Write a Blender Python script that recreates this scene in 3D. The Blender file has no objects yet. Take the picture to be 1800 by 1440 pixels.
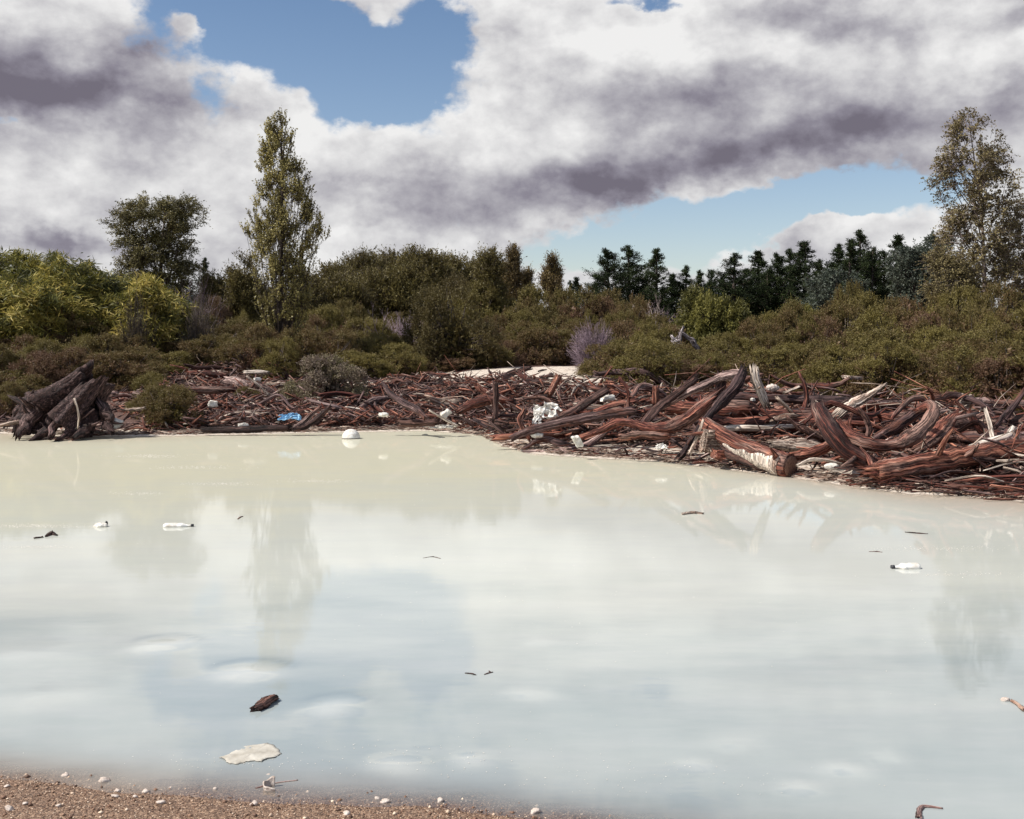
import bpy, math, random
import numpy as np
from mathutils import Vector, Matrix

# ------------------------------------------------------------------ basics
F, CAMH, HZ = 2000.0, 2.2, 610.0        # focal length in photo pixels, eye height, horizon row
sc = bpy.context.scene
COL = sc.collection
rng = np.random.default_rng(11)
random.seed(5)

def P(px, py, D):
    return np.array([(px-900)/F*D, D, CAMH-(py-HZ)/F*D])
def W0(px, py):                           # point of the water surface
    D = F*CAMH/(py-HZ); return P(px, py, D)

def tag(o, label=None, cat=None, group=None, kind=None):
    if label: o['label'] = label
    if cat: o['category'] = cat
    if group: o['group'] = group
    if kind: o['kind'] = kind
    return o
def empty(name, loc, rz=0, s=(1,1,1)):
    o = bpy.data.objects.new(name, None); COL.objects.link(o)
    o.location = loc; o.rotation_euler = (0,0,rz); o.scale = s
    o.empty_display_size = .2
    return o
def link(name, me, parent=None, loc=None):
    o = bpy.data.objects.new(name, me); COL.objects.link(o)
    if parent is not None: o.parent = parent
    if loc is not None: o.location = loc
    return o

def mk(name, V, quads=None, tris=None, mat=None, attrs=None, smooth=False):
    me = bpy.data.meshes.new(name)
    V = np.asarray(V, dtype=np.float32)
    nq = 0 if quads is None else len(quads); nt = 0 if tris is None else len(tris)
    me.vertices.add(len(V)); me.vertices.foreach_set('co', V.ravel())
    loops = []
    if nq: loops.append(np.asarray(quads, dtype=np.int32).ravel())
    if nt: loops.append(np.asarray(tris, dtype=np.int32).ravel())
    L = np.concatenate(loops)
    me.loops.add(len(L)); me.loops.foreach_set('vertex_index', L)
    me.polygons.add(nq+nt)
    st = np.concatenate([np.arange(nq)*4, nq*4+np.arange(nt)*3]).astype(np.int32)
    me.polygons.foreach_set('loop_start', st)
    if smooth: me.polygons.foreach_set('use_smooth', np.ones(nq+nt, dtype=bool))
    for k, a in (attrs or {}).items():
        a = np.asarray(a, dtype=np.float32)
        if a.ndim == 1:
            me.attributes.new(k, 'FLOAT', 'POINT').data.foreach_set('value', a)
        else:
            me.attributes.new(k, 'FLOAT_VECTOR', 'POINT').data.foreach_set('vector', a.ravel())
    if mat: me.materials.append(mat)
    me.update(calc_edges=True); me.validate()
    return me

def nrm(a):
    return a/np.maximum(np.linalg.norm(a, axis=-1, keepdims=True), 1e-9)

class Geo:
    """collects batches of geometry for ONE mesh"""
    def __init__(s): s.V=[]; s.Q=[]; s.T=[]; s.n=0; s.tint=[]; s.guv=[]
    def add(s, V, Q=None, T=None, tint=0.5, guv=None):
        V = np.asarray(V, dtype=float).reshape(-1,3)
        if Q is not None and len(Q): s.Q.append(np.asarray(Q)+s.n)
        if T is not None and len(T): s.T.append(np.asarray(T)+s.n)
        s.V.append(V); s.n += len(V)
        s.tint.append(np.broadcast_to(np.asarray(tint, dtype=float), (len(V),)))
        s.guv.append(V if guv is None else np.asarray(guv).reshape(-1,3))
    def mesh(s, name, mat, smooth=False):
        return mk(name, np.concatenate(s.V), np.concatenate(s.Q) if s.Q else None, np.concatenate(s.T) if s.T else None,
                  mat, {'tint': np.concatenate(s.tint), 'guv': np.concatenate(s.guv)}, smooth)

def tubes(g, PT, R, seg=4, tint=0.5):
    """batch of N tubes; PT (N,K,3), R (N,K)"""
    PT = np.asarray(PT, float); R = np.asarray(R, float)
    N, K, _ = PT.shape
    ax = nrm(PT[:,-1]-PT[:,0])
    ref = np.where(np.abs(ax[:,2:3])<.8, np.array([[0,0,1.]]), np.array([[1.,0,0]]))
    a = nrm(np.cross(ax, ref)); b = np.cross(ax, a)
    th = np.arange(seg)*2*math.pi/seg
    ring = a[:,None,:]*np.cos(th)[None,:,None] + b[:,None,:]*np.sin(th)[None,:,None]     # N,seg,3
    V = PT[:,:,None,:] + R[:,:,None,None]*ring[:,None,:,:]
    off = rng.uniform(0, 50, (N,1,1))
    Ls = np.concatenate([np.zeros((N,1)), np.cumsum(np.linalg.norm(np.diff(PT,axis=1),axis=2),axis=1)],axis=1)
    guv = np.zeros(V.shape)
    guv[...,0] = off + R[:,:,None]*np.cos(th); guv[...,1] = R[:,:,None]*np.sin(th); guv[...,2] = Ls[:,:,None]+off
    idx = np.arange(N*K*seg).reshape(N,K,seg)
    nx = np.roll(idx, -1, axis=2)
    Q = np.stack([idx[:,:-1], nx[:,:-1], nx[:,1:], idx[:,1:]], axis=-1).reshape(-1,4)
    T = None
    caps = []
    if seg == 4:
        caps = [idx[:,0,::-1].reshape(-1,4), idx[:,-1].reshape(-1,4)]
        Q = np.concatenate([Q]+caps)
    elif seg == 3:
        T = np.concatenate([idx[:,0,::-1].reshape(-1,3), idx[:,-1].reshape(-1,3)])
    t = np.asarray(tint, float)
    if t.ndim == 1: t = np.repeat(t, K*seg)
    g.add(V.reshape(-1,3), Q, T, t, guv.reshape(-1,3))

def leaves(g, C, Dr, L, W, tint, up=0.35, nb=None):
    """diamond leaves: centre C, direction Dr"""
    N = len(C)
    n = nrm(rng.normal(size=(N,3)) + (np.array([0,0,up*2]) if nb is None else nb))
    s = nrm(np.cross(Dr, n))
    L = np.broadcast_to(np.asarray(L,float),(N,))[:,None]; Wd = np.broadcast_to(np.asarray(W,float),(N,))[:,None]
    V = np.stack([C-Dr*L*.5, C+s*Wd*.5-Dr*L*.05, C+Dr*L*.5, C-s*Wd*.5-Dr*L*.05], axis=1)
    Q = np.arange(N*4).reshape(N,4)
    g.add(V.reshape(-1,3), Q, None, np.repeat(np.broadcast_to(tint,(N,)),4))

def sprays(g, C, G, ntw, tlen, spread, nleaf, L, W, tint=None, jit=.35, droop=0.0, ldir=.6, up=.35, gt=None, tr=.004, NB=None):
    """fans of twigs from the points C along G, every twig lined with leaves"""
    n = len(C)
    if tint is None: tint = rng.uniform(0,1,n)
    tw = nrm(np.repeat(G, ntw, axis=0) + spread*rng.normal(size=(n*ntw,3)))
    tl = np.repeat(np.broadcast_to(np.asarray(tlen,float),(n,)), ntw)
    base = np.repeat(C, ntw, axis=0) + rng.normal(size=(n*ntw,3))*tl[:,None]*.12
    ln = tl*rng.uniform(.55,1.2,n*ntw)
    tt = np.repeat(tint, ntw)
    if gt is not None:
        tip = base+tw*ln[:,None]*.9; tip[:,2] -= droop*ln*.8
        tubes(gt, np.stack([base, tip],1), np.stack([np.full(len(ln),tr), np.full(len(ln),tr*.4)],1), 3)
    t = rng.uniform(.1,1,(n*ntw,nleaf))
    pos = base[:,None,:]+tw[:,None,:]*(ln[:,None]*t)[...,None]
    pos[...,2] -= droop*(ln[:,None]*t**2)
    pos = pos.reshape(-1,3)+rng.normal(size=(n*ntw*nleaf,3))*L*jit
    d = nrm(np.repeat(tw,nleaf,axis=0)+ldir*rng.normal(size=pos.shape)-np.array([0,0,droop*1.5]))
    N = len(pos)
    leaves(g, pos, d, L*rng.uniform(.6,1.3,N), W*rng.uniform(.6,1.3,N),
           np.clip(np.repeat(tt,nleaf)+rng.normal(size=N)*.13,0,1), up, None if NB is None else np.repeat(NB, ntw*nleaf, axis=0))

# ------------------------------------------------------------------ node helpers
class NT:
    def __init__(s, tree): s.t = tree; s.n = tree.nodes; s.l = tree.links
    def new(s, typ, **kw):
        n = s.n.new(typ)
        for k, v in kw.items(): setattr(n, k, v)
        return n
    def put(s, sock, v):
        if isinstance(v, bpy.types.NodeSocket): s.l.new(v, sock)
        elif v is not None: sock.default_value = v
    def m(s, op, a, b=None, c=None, clamp=False):
        n = s.new('ShaderNodeMath', operation=op, use_clamp=clamp)
        for i, v in enumerate((a,b,c)): s.put(n.inputs[i], v)
        return n.outputs[0]
    def vm(s, op, a, b=None, sc=None, out=0):
        n = s.new('ShaderNodeVectorMath', operation=op)
        s.put(n.inputs[0], a); s.put(n.inputs[1], b)
        if sc is not None: s.put(n.inputs['Scale'], sc)
        return n.outputs[out]
    def noise(s, vec, scale, detail=4, rough=.5, dist=0, out='Fac'):
        n = s.new('ShaderNodeTexNoise'); s.put(n.inputs['Vector'], vec)
        n.inputs['Scale'].default_value = scale; n.inputs['Detail'].default_value = detail
        n.inputs['Roughness'].default_value = rough; n.inputs['Distortion'].default_value = dist
        return n.outputs[out]
    def ramp(s, fac, stops, interp='LINEAR'):
        n = s.new('ShaderNodeValToRGB'); cr = n.color_ramp; cr.interpolation = interp
        while len(cr.elements) < len(stops): cr.elements.new(.5)
        for e, (p, c) in zip(cr.elements, stops): e.position = p; e.color = (*c, 1) if len(c)==3 else c
        s.put(n.inputs[0], fac); return n.outputs[0]
    def mix(s, fac, a, b, blend='MIX'):
        n = s.new('ShaderNodeMix', data_type='RGBA', blend_type=blend)
        s.put(n.inputs[0], fac)
        for i, v in ((6,a),(7,b)):
            s.put(n.inputs[i], (*v,1) if isinstance(v, tuple) and len(v)==3 else v)
        return n.outputs[2]
    def mapr(s, v, a, b, c=0, d=1, smooth=False):
        n = s.new('ShaderNodeMapRange'); n.clamp = True
        if smooth: n.interpolation_type = 'SMOOTHSTEP'
        s.put(n.inputs[0], v)
        for i, k in enumerate((a,b,c,d)): n.inputs[i+1].default_value = k
        return n.outputs[0]
    def scalev(s, vec, x, y, z):
        n = s.new('ShaderNodeMapping'); s.put(n.inputs['Vector'], vec); n.inputs['Scale'].default_value = (x,y,z)
        return n.outputs[0]

def material(name):
    m = bpy.data.materials.new(name); m.use_nodes = True
    m.node_tree.nodes.clear()
    k = NT(m.node_tree)
    k.out = k.new('ShaderNodeOutputMaterial')
    return m, k
def principled(k, color, rough=.7, spec=.3, bump=None, bstr=.5, bdist=.02):
    b = k.new('ShaderNodeBsdfPrincipled')
    k.put(b.inputs['Base Color'], (*color,1) if isinstance(color, tuple) else color)
    k.put(b.inputs['Roughness'], rough); b.inputs['Specular IOR Level'].default_value = spec
    if bump is not None:
        bn = k.new('ShaderNodeBump'); bn.inputs['Strength'].default_value = bstr; bn.inputs['Distance'].default_value = bdist
        k.put(bn.inputs['Height'], bump); k.l.new(bn.outputs[0], b.inputs['Normal'])
    return b
def attr(k, name, out='Fac'):
    n = k.new('ShaderNodeAttribute'); n.attribute_name = name; return n.outputs[out]

# ------------------------------------------------------------------ materials
def mat_leaf(name, stops, obvar=.25, trans=.25, rough=.55):
    m, k = material(name)
    t = attr(k, 'tint')
    oi = k.new('ShaderNodeObjectInfo').outputs['Random']
    f = k.m('ADD', t, k.m('MULTIPLY', k.m('SUBTRACT', oi, .5), obvar*2), clamp=True)
    c = k.ramp(f, stops)
    b = principled(k, c, rough, .25)
    tr = k.new('ShaderNodeBsdfTranslucent'); k.l.new(c, tr.inputs[0])
    mx = k.new('ShaderNodeMixShader'); mx.inputs[0].default_value = trans
    k.l.new(b.outputs[0], mx.inputs[1]); k.l.new(tr.outputs[0], mx.inputs[2]); k.l.new(mx.outputs[0], k.out.inputs[0])
    return m
def mat_wood(name, dark, mid, light, alt, altamt=.5, bias=.5):
    m, k = material(name)
    g = attr(k, 'guv', 'Vector')
    oi = k.new('ShaderNodeObjectInfo').outputs['Random']
    g = k.vm('ADD', g, k.vm('SCALE', (7.3,3.1,5.7), sc=k.m('MULTIPLY', oi, 9)))
    wob = k.noise(k.scalev(g, 1,1,1), 1.6, 2, .5, out='Color')
    gw = k.vm('ADD', g, k.vm('SCALE', wob, sc=.03))
    grain = k.noise(k.scalev(gw, 42,42,1.5), 1.0, 7, .68)
    crack = k.noise(k.scalev(gw, 24,24,.7), 1.0, 3, .6)
    crk = k.mapr(k.m('ABSOLUTE', k.m('SUBTRACT', crack, .5)), 0, .05, 0, 1)
    patch = k.noise(k.scalev(g, 3.2,3.2,.9), 1.0, 4, .6)
    c = k.ramp(k.m('ADD', grain, k.m('MULTIPLY', k.m('SUBTRACT', oi, .5), .22)), [(.34,dark),(bias,mid),(.68,light)])
    c = k.mix(k.mapr(patch, .5, .66, 0, altamt, True), c, k.mix(grain, tuple(x*.45 for x in alt), alt))
    c = k.mix(k.m('MULTIPLY', k.m('SUBTRACT', 1, crk), .75), c, tuple(x*.5 for x in dark))
    h = k.m('ADD', k.m('MULTIPLY', grain, .6), crk)
    b = principled(k, c, .72, .3, h, 1.0, .03)
    k.l.new(b.outputs[0], k.out.inputs[0]); return m
def mat_plain(name, ca, cb, scale=6, rough=.5, spec=.4, bstr=.2, bdist=.01):
    m, k = material(name)
    tc = k.new('ShaderNodeTexCoord').outputs['Object']
    n = k.noise(tc, scale, 5, .6)
    b = principled(k, k.ramp(n, [(.35,ca),(.65,cb)]), rough, spec, n, bstr, bdist)
    k.l.new(b.outputs[0], k.out.inputs[0]); return m

LF = {}
LF['scrub'] = mat_leaf('scrub_leaf', [(0,(.15,.086,.055)),(.3,(.15,.10,.042)),(.6,(.13,.104,.034)),(1,(.19,.155,.046))], .32, .25)
LF['kanuka'] = mat_leaf('kanuka_leaf', [(0,(.085,.064,.026)),(.5,(.12,.098,.032)),(1,(.19,.155,.05))], .15, .25)
LF['bright'] = mat_leaf('bright_bush_leaf', [(0,(.07,.068,.022)),(.5,(.12,.112,.03)),(1,(.20,.18,.045))], .1, .25)
LF['bamboo'] = mat_leaf('bamboo_leaf', [(0,(.04,.045,.016)),(.4,(.12,.12,.03)),(.7,(.34,.29,.065)),(1,(.60,.47,.15))], .08, .3)
LF['poplar'] = mat_leaf('poplar_leaf', [(0,(.12,.10,.035)),(.5,(.25,.215,.075)),(1,(.50,.43,.17))], .05, .3, .4)
LF['willow'] = mat_leaf('willow_leaf', [(0,(.075,.065,.026)),(.5,(.13,.115,.042)),(1,(.21,.175,.065))], .05, .2)
LF['birch'] = mat_leaf('birch_leaf', [(0,(.09,.07,.034)),(.5,(.16,.13,.06)),(1,(.27,.22,.10))], .1, .25)
LF['pine'] = mat_leaf('pine_needle', [(0,(.011,.017,.006)),(.5,(.024,.036,.012)),(1,(.045,.062,.02))], .2, .1, .9)
LF['pinebrown'] = mat_leaf('young_pine_needle', [(0,(.09,.065,.03)),(.5,(.15,.105,.04)),(1,(.22,.16,.06))], .1, .15)
LF['gum'] = mat_leaf('gum_leaf', [(0,(.035,.045,.035)),(.5,(.065,.08,.06)),(1,(.11,.125,.09))], .1, .2)
LF['greytwig'] = mat_leaf('grey_twig_leaf', [(0,(.19,.14,.115)),(.5,(.21,.17,.11)),(1,(.20,.19,.075))], .1, .15)
WD = {}
WD['red'] = mat_wood('red_driftwood', (.018,.005,.005), (.16,.042,.027), (.56,.25,.16), (.42,.27,.22), .8, .51)
WD['dark'] = mat_wood('dark_driftwood', (.008,.004,.004), (.055,.022,.018), (.25,.13,.10), (.24,.14,.12), .55, .52)
WD['grey'] = mat_wood('grey_driftwood', (.022,.011,.013), (.165,.095,.088), (.60,.44,.39), (.26,.095,.055), .75, .52)
WD['pale'] = mat_wood('bleached_driftwood', (.17,.10,.075), (.52,.41,.33), (.85,.76,.66), (.45,.22,.14), .6, .45)
WD['stump'] = mat_wood('stump_wood', (.010,.005,.005), (.085,.046,.042), (.34,.22,.20), (.06,.022,.015), .85, .52)
WD['bark'] = mat_wood('live_bark', (.035,.025,.02), (.12,.09,.075), (.26,.21,.18), (.10,.07,.06), .5, .5)
WD['birchbark'] = mat_wood('birch_bark', (.12,.08,.07), (.38,.28,.25), (.62,.52,.48), (.08,.06,.055), .6, .5)
WD['silver'] = mat_wood('silvery_snag_wood', (.07,.055,.06), (.33,.28,.29), (.75,.68,.66), (.10,.075,.075), .8, .5)
WD['twig'] = mat_wood('bare_twig', (.14,.10,.12), (.36,.26,.31), (.52,.41,.46), (.24,.16,.16), .5, .5)
MW = mat_plain('white_plastic', (.50,.45,.38), (.80,.79,.76), 14, .5)
MFOAM = mat_plain('foam_block', (.48,.43,.37), (.78,.75,.69), 9, .8)
MBLUE = mat_plain('blue_plastic', (.10,.28,.50), (.30,.52,.72), 7, .35)
MSHEET = mat_plain('dirty_sheet', (.33,.30,.25), (.52,.49,.43), 9, .6, .3, .5, .02)
MDARK = mat_plain('dark_rubber', (.01,.01,.012), (.03,.03,.035), 9, .5)
MSTONE = mat_plain('pale_pumice', (.38,.30,.25), (.68,.60,.54), 24, .9, .2, .8, .02)

def mat_ground():
    m, k = material('bank_sand')
    geo = k.new('ShaderNodeNewGeometry').outputs['Position']
    lit = attr(k, 'litter'); near = attr(k, 'near')
    n1 = k.noise(geo, 1.1, 5, .6); n2 = k.noise(geo, 9, 5, .65); n3 = k.noise(geo, 55, 3, .6)
    sand = k.ramp(n2, [(.3,(.36,.27,.21)),(.5,(.58,.50,.42)),(.72,(.74,.67,.58))])
    chips = k.ramp(n3, [(.3,(.015,.007,.006)),(.5,(.075,.032,.023)),(.62,(.2,.11,.08)),(.72,(.5,.38,.31))])
    lm = k.mapr(k.m('ADD', lit, k.m('MULTIPLY', k.m('SUBTRACT', n2, .5), .9)), .35, .6, 0, 1, True)
    c = k.mix(lm, sand, chips)
    vor = k.new('ShaderNodeTexVoronoi'); vor.inputs['Scale'].default_value = 90; k.put(vor.inputs['Vector'], geo)
    grv = k.ramp(n3, [(.3,(.08,.045,.028)),(.55,(.20,.118,.073)),(.75,(.34,.22,.14))])
    grv = k.mix(k.mapr(n1,.4,.6,0,.35), grv, (.2,.12,.07))
    vb = k.new('ShaderNodeRGBToBW'); k.l.new(vor.outputs['Color'], vb.inputs[0])
    grv = k.mix(.6, grv, k.ramp(vb.outputs[0], [(.2,(.06,.034,.022)),(.6,(.21,.12,.074)),(.85,(.44,.30,.2))]))
    c = k.mix(near, c, grv)
    h = k.m('ADD', k.m('ADD', n2, k.m('MULTIPLY', n3, .6)), k.m('MULTIPLY', vor.outputs['Distance'], -.3))
    b = principled(k, c, k.m('MULTIPLY_ADD', near, -.3, .85), .4, h, .8, .03)
    k.l.new(b.outputs[0], k.out.inputs[0]); return m

def mat_water():
    m, k = material('milky_water')
    geo = k.new('ShaderNodeNewGeometry').outputs['Position']
    dep = attr(k, 'depth'); cl = attr(k, 'cloud'); warm = attr(k, 'warm')
    n = k.noise(k.scalev(geo, .35,.8,1), 1.0, 5, .6)
    n2 = k.noise(k.scalev(geo, 1.2,4,1), 1.0, 4, .6)
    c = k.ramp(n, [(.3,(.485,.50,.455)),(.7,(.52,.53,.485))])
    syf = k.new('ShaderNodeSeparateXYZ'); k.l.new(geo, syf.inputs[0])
    c = k.mix(k.mapr(k.m('MULTIPLY_ADD', k.m('SUBTRACT', n, .5), 10, k.m('MULTIPLY_ADD', syf.outputs[0], -.25, syf.outputs[1])), 12, 22, 0, 1, True), c, (.55,.53,.415))  # far water: warm tint of the tree reflections put into the base colour
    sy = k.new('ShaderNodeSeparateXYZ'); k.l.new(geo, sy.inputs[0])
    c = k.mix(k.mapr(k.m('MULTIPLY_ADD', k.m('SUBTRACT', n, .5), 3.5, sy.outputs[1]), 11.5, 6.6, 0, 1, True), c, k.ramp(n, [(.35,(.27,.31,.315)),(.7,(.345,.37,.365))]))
    c = k.mix(k.m('MULTIPLY', k.mapr(n2,.45,.75), .2), c, (.43,.43,.44))
    c = k.mix(k.m('MULTIPLY', cl, .85), c, (.60,.60,.565))
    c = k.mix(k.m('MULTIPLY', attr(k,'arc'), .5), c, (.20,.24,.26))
    c = k.mix(warm, c, (.40,.29,.21))
    # murky: bottom shows through only where it is a few centimetres deep
    nd = k.noise(k.scalev(geo,2.2,5,1), 1.0, 4, .6)
    op = k.m('SUBTRACT', 1, k.m('POWER', 2.718, k.m('MULTIPLY', k.m('MAXIMUM', k.m('ADD', dep, k.m('MULTIPLY', k.m('SUBTRACT', nd, .5), .012)), 0), -70)))
    rip = k.noise(k.scalev(geo, 2.5,9,1), 1.0, 3, .5)
    bn = k.new('ShaderNodeBump'); bn.inputs['Strength'].default_value = .07; bn.inputs['Distance'].default_value = .006
    k.put(bn.inputs['Height'], rip)
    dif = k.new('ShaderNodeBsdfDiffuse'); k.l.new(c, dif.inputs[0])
    tr = k.new('ShaderNodeBsdfTransparent')
    m1 = k.new('ShaderNodeMixShader'); k.l.new(op, m1.inputs[0]); k.l.new(tr.outputs[0], m1.inputs[1]); k.l.new(dif.outputs[0], m1.inputs[2])
    gl = k.new('ShaderNodeBsdfGlossy'); gl.inputs['Roughness'].default_value = .03; k.l.new(bn.outputs[0], gl.inputs['Normal'])
    fr = k.new('ShaderNodeFresnel'); fr.inputs['IOR'].default_value = 1.24; k.l.new(bn.outputs[0], fr.inputs['Normal'])
    m2 = k.new('ShaderNodeMixShader'); k.l.new(k.m('MINIMUM', k.m('MULTIPLY_ADD', fr.outputs[0], .85, .07), .36), m2.inputs[0]); k.l.new(m1.outputs[0], m2.inputs[1]); k.l.new(gl.outputs[0], m2.inputs[2])
    k.l.new(m2.outputs[0], k.out.inputs[0]); return m

# ------------------------------------------------------------------ terrain
SHORE_PX = [(-200,758),(0,762),(150,768),(350,765),(600,760),(750,757),(850,766),(880,782),(930,796),(1050,806),(1150,811),(1250,822),(1330,832),(1400,840),(1500,856),(1600,868),(1700,873),(1800,882),(1900,893),(2050,905)]
_s = np.array([W0(*p)[:2] for p in SHORE_PX])
SX = np.concatenate([[-80,-40],_s[:,0],[25,80]]); SY = np.concatenate([[30,29.5],_s[:,1],[11.5,10]])
def wig(x, y, f=1.0, seed=0):
    r = np.random.default_rng(100+seed); s = 0
    for i in range(7):
        a = r.uniform(0, 6.283); fr = f*(1.7**i)*.6; ph = r.uniform(0,6.283)
        s = s + np.sin((x*math.cos(a)+y*math.sin(a))*fr+ph)/(1.45**i)
    return s*.35
def shore(x): return np.interp(x, SX, SY)
def dshore(x, y): return (y-shore(x))*.93 + .16*wig(x*2.2, y*.3, 1.2, 1)
def nearline(x): return np.interp(x, [-9,-5,-2.6,0,1,3,9], [7.2,6.3,5.78,5.33,5.0,4.3,2.5])
def terrain(x, y):
    x = np.asarray(x, float); y = np.asarray(y, float)
    d = dshore(x, y)
    k = np.interp(x, [-2,6], [1.0,.8])
    z = np.interp(d, [-3,-1,0,.5,2,6,10,16,22,40,200,3000], [-.6,-.15,0,.035,.14,.42,.78,1.33,1.46,1.7,2.4,3])*1.0
    z = np.where(z>0, z*k, z)
    z = z + np.where(d>.3, .05*wig(x,y,2.2,3)*np.clip(d/3,0,1), 0)
    zn = (nearline(x)-y)*.06 + .006*wig(x,y,4,5)
    zn = np.clip(zn, -.6, .35)
    return np.maximum(z, zn)
def hit(px, py, extra=0.0):
    """where the sight line of a photo pixel meets the terrain"""
    D = np.arange(14, 90, .15)
    X = (px-900)/F*D; Z = CAMH-(py-HZ)/F*D
    t = terrain(X, D)+extra
    i = np.argmax(Z <= t)
    if Z[i] > t[i]: i = len(D)-1
    return np.array([X[i], D[i], t[i]-extra])
def axis(*seg):
    out = []
    for a, b, st in seg: out.append(np.arange(a, b, st))
    return np.unique(np.round(np.concatenate(out), 4))
def grid(xs, ys, zf):
    X, Y = np.meshgrid(xs, ys); Z = zf(X, Y)
    V = np.stack([X,Y,Z],-1).reshape(-1,3)
    i = np.arange(len(xs)*len(ys)).reshape(len(ys), len(xs))
    Q = np.stack([i[:-1,:-1], i[:-1,1:], i[1:,1:], i[1:,:-1]],-1).reshape(-1,4)
    return V, Q, X, Y, Z
xs = axis((-3000,-200,280),(-200,-60,20),(-60,-24,2),(-24,24,.22),(24,60,2),(60,200,20),(200,3001,280))
ys = axis((-60,2,6),(2,4,.5),(4,8,.08),(8,14,1),(14,52,.22),(52,90,1.5),(90,300,15),(300,3600,300))
V, Q, X, Y, Z = grid(xs, ys, terrain)
DEBT = [(-300,690),(0,672),(230,664),(290,650),(400,645),(530,645),(570,680),(640,690),(700,672),(790,668),(900,678),(1050,684),(1085,680),(1200,684),(1300,672),(1500,690),(1800,712),(2100,720)]
pxg = 900+F*X/np.maximum(Y,1); pyg = HZ+F*(CAMH-Z)/np.maximum(Y,1)
dg = dshore(X,Y)
dlo = np.interp(X,[-2,1],[.75,1.5])
lit = np.clip((pyg-np.interp(pxg,[a for a,_ in DEBT],[b for _,b in DEBT]))/14,0,1)*np.clip((dg-dlo)/1.0,0,1)
pb = np.interp(pxg,[-300,0,60,230,300,450,530,620,700,780,900,1050,1085,1180,1270,1400,1500,1650,1800,2200],[705,702,690,684,655,642,646,668,664,652,643,640,668,690,684,690,700,712,735,745])
lit = np.where((pyg<pb+3)&(dg>3), .85, lit)
near = (Y<10).astype(float)
ground = link('ground', mk('ground', V, Q, None, mat_ground(), {'litter': lit.ravel(), 'near': near.ravel()}, True))
tag(ground, kind='structure')

# water sheet with slow upwelling domes
xs = axis((-90,-16,4),(-16,-6,.25),(-6,6,.06),(6,14,.25),(14,90,4)); ys = axis((-20,4,2),(4,10,.06),(10,14,.12),(14,31,.14),(31,60,6))
BOIL = [(290,1130,.20,.9),(440,1178,.22,1),(592,1238,.17,1),(925,1215,.16,.7),(700,1342,.16,1),(835,1332,.12,.8),(945,1125,.14,.5),(100,1215,.3,.5),(1225,1340,.1,.5),(1480,1345,.12,.6),(1400,1380,.1,.6),(1290,1300,.16,.4),(60,1140,.4,.5),(1560,1325,.1,.4)]
def wz(X, Y):
    Z = np.zeros_like(X)
    for px, py, r, a in BOIL:
        c = W0(px, py); q = ((X-c[0])**2+((Y-c[1]+r*.25)*1.3)**2)/(r*r)
        Z += .009*a*np.exp(-q*1.4)
    return Z
V, Q, X, Y, Z = grid(xs, ys, wz)
cloud = np.zeros_like(X)
for px, py, r, a in BOIL:
    c = W0(px, py); q = ((X-c[0]-r*.2*np.sin(Y*9))**2+((Y-c[1]+r*.35)*1.0)**2)/(r*r)
    cloud += .55*a*np.exp(-(q*(1+.5*wig(X,Y,9,8)))**1.3)
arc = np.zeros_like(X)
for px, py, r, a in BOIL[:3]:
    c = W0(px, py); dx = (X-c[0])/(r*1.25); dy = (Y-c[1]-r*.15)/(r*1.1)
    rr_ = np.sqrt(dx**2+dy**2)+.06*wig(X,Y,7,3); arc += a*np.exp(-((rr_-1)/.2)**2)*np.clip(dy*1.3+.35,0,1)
depth = -terrain(X, Y)
warm = np.clip(1-(-dshore(X,Y))/np.interp(X,[-14,-8,0,4,8],[5.,2.5,.9,2.2,4.5]),0,1)**1.5*np.interp(X,[-14,-8,-3,2,5,9],[.55,.3,.12,.1,.55,.8])
warm = np.where(Y<12, np.clip(1-(Y-nearline(X))/.5,0,1)**1.5*np.interp(X,[-3,-1,1,2],[.7,.5,.15,.05]), warm)
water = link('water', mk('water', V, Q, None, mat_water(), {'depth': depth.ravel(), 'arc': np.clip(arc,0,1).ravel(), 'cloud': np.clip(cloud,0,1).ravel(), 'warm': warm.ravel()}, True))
tag(water, kind='structure')

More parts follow.
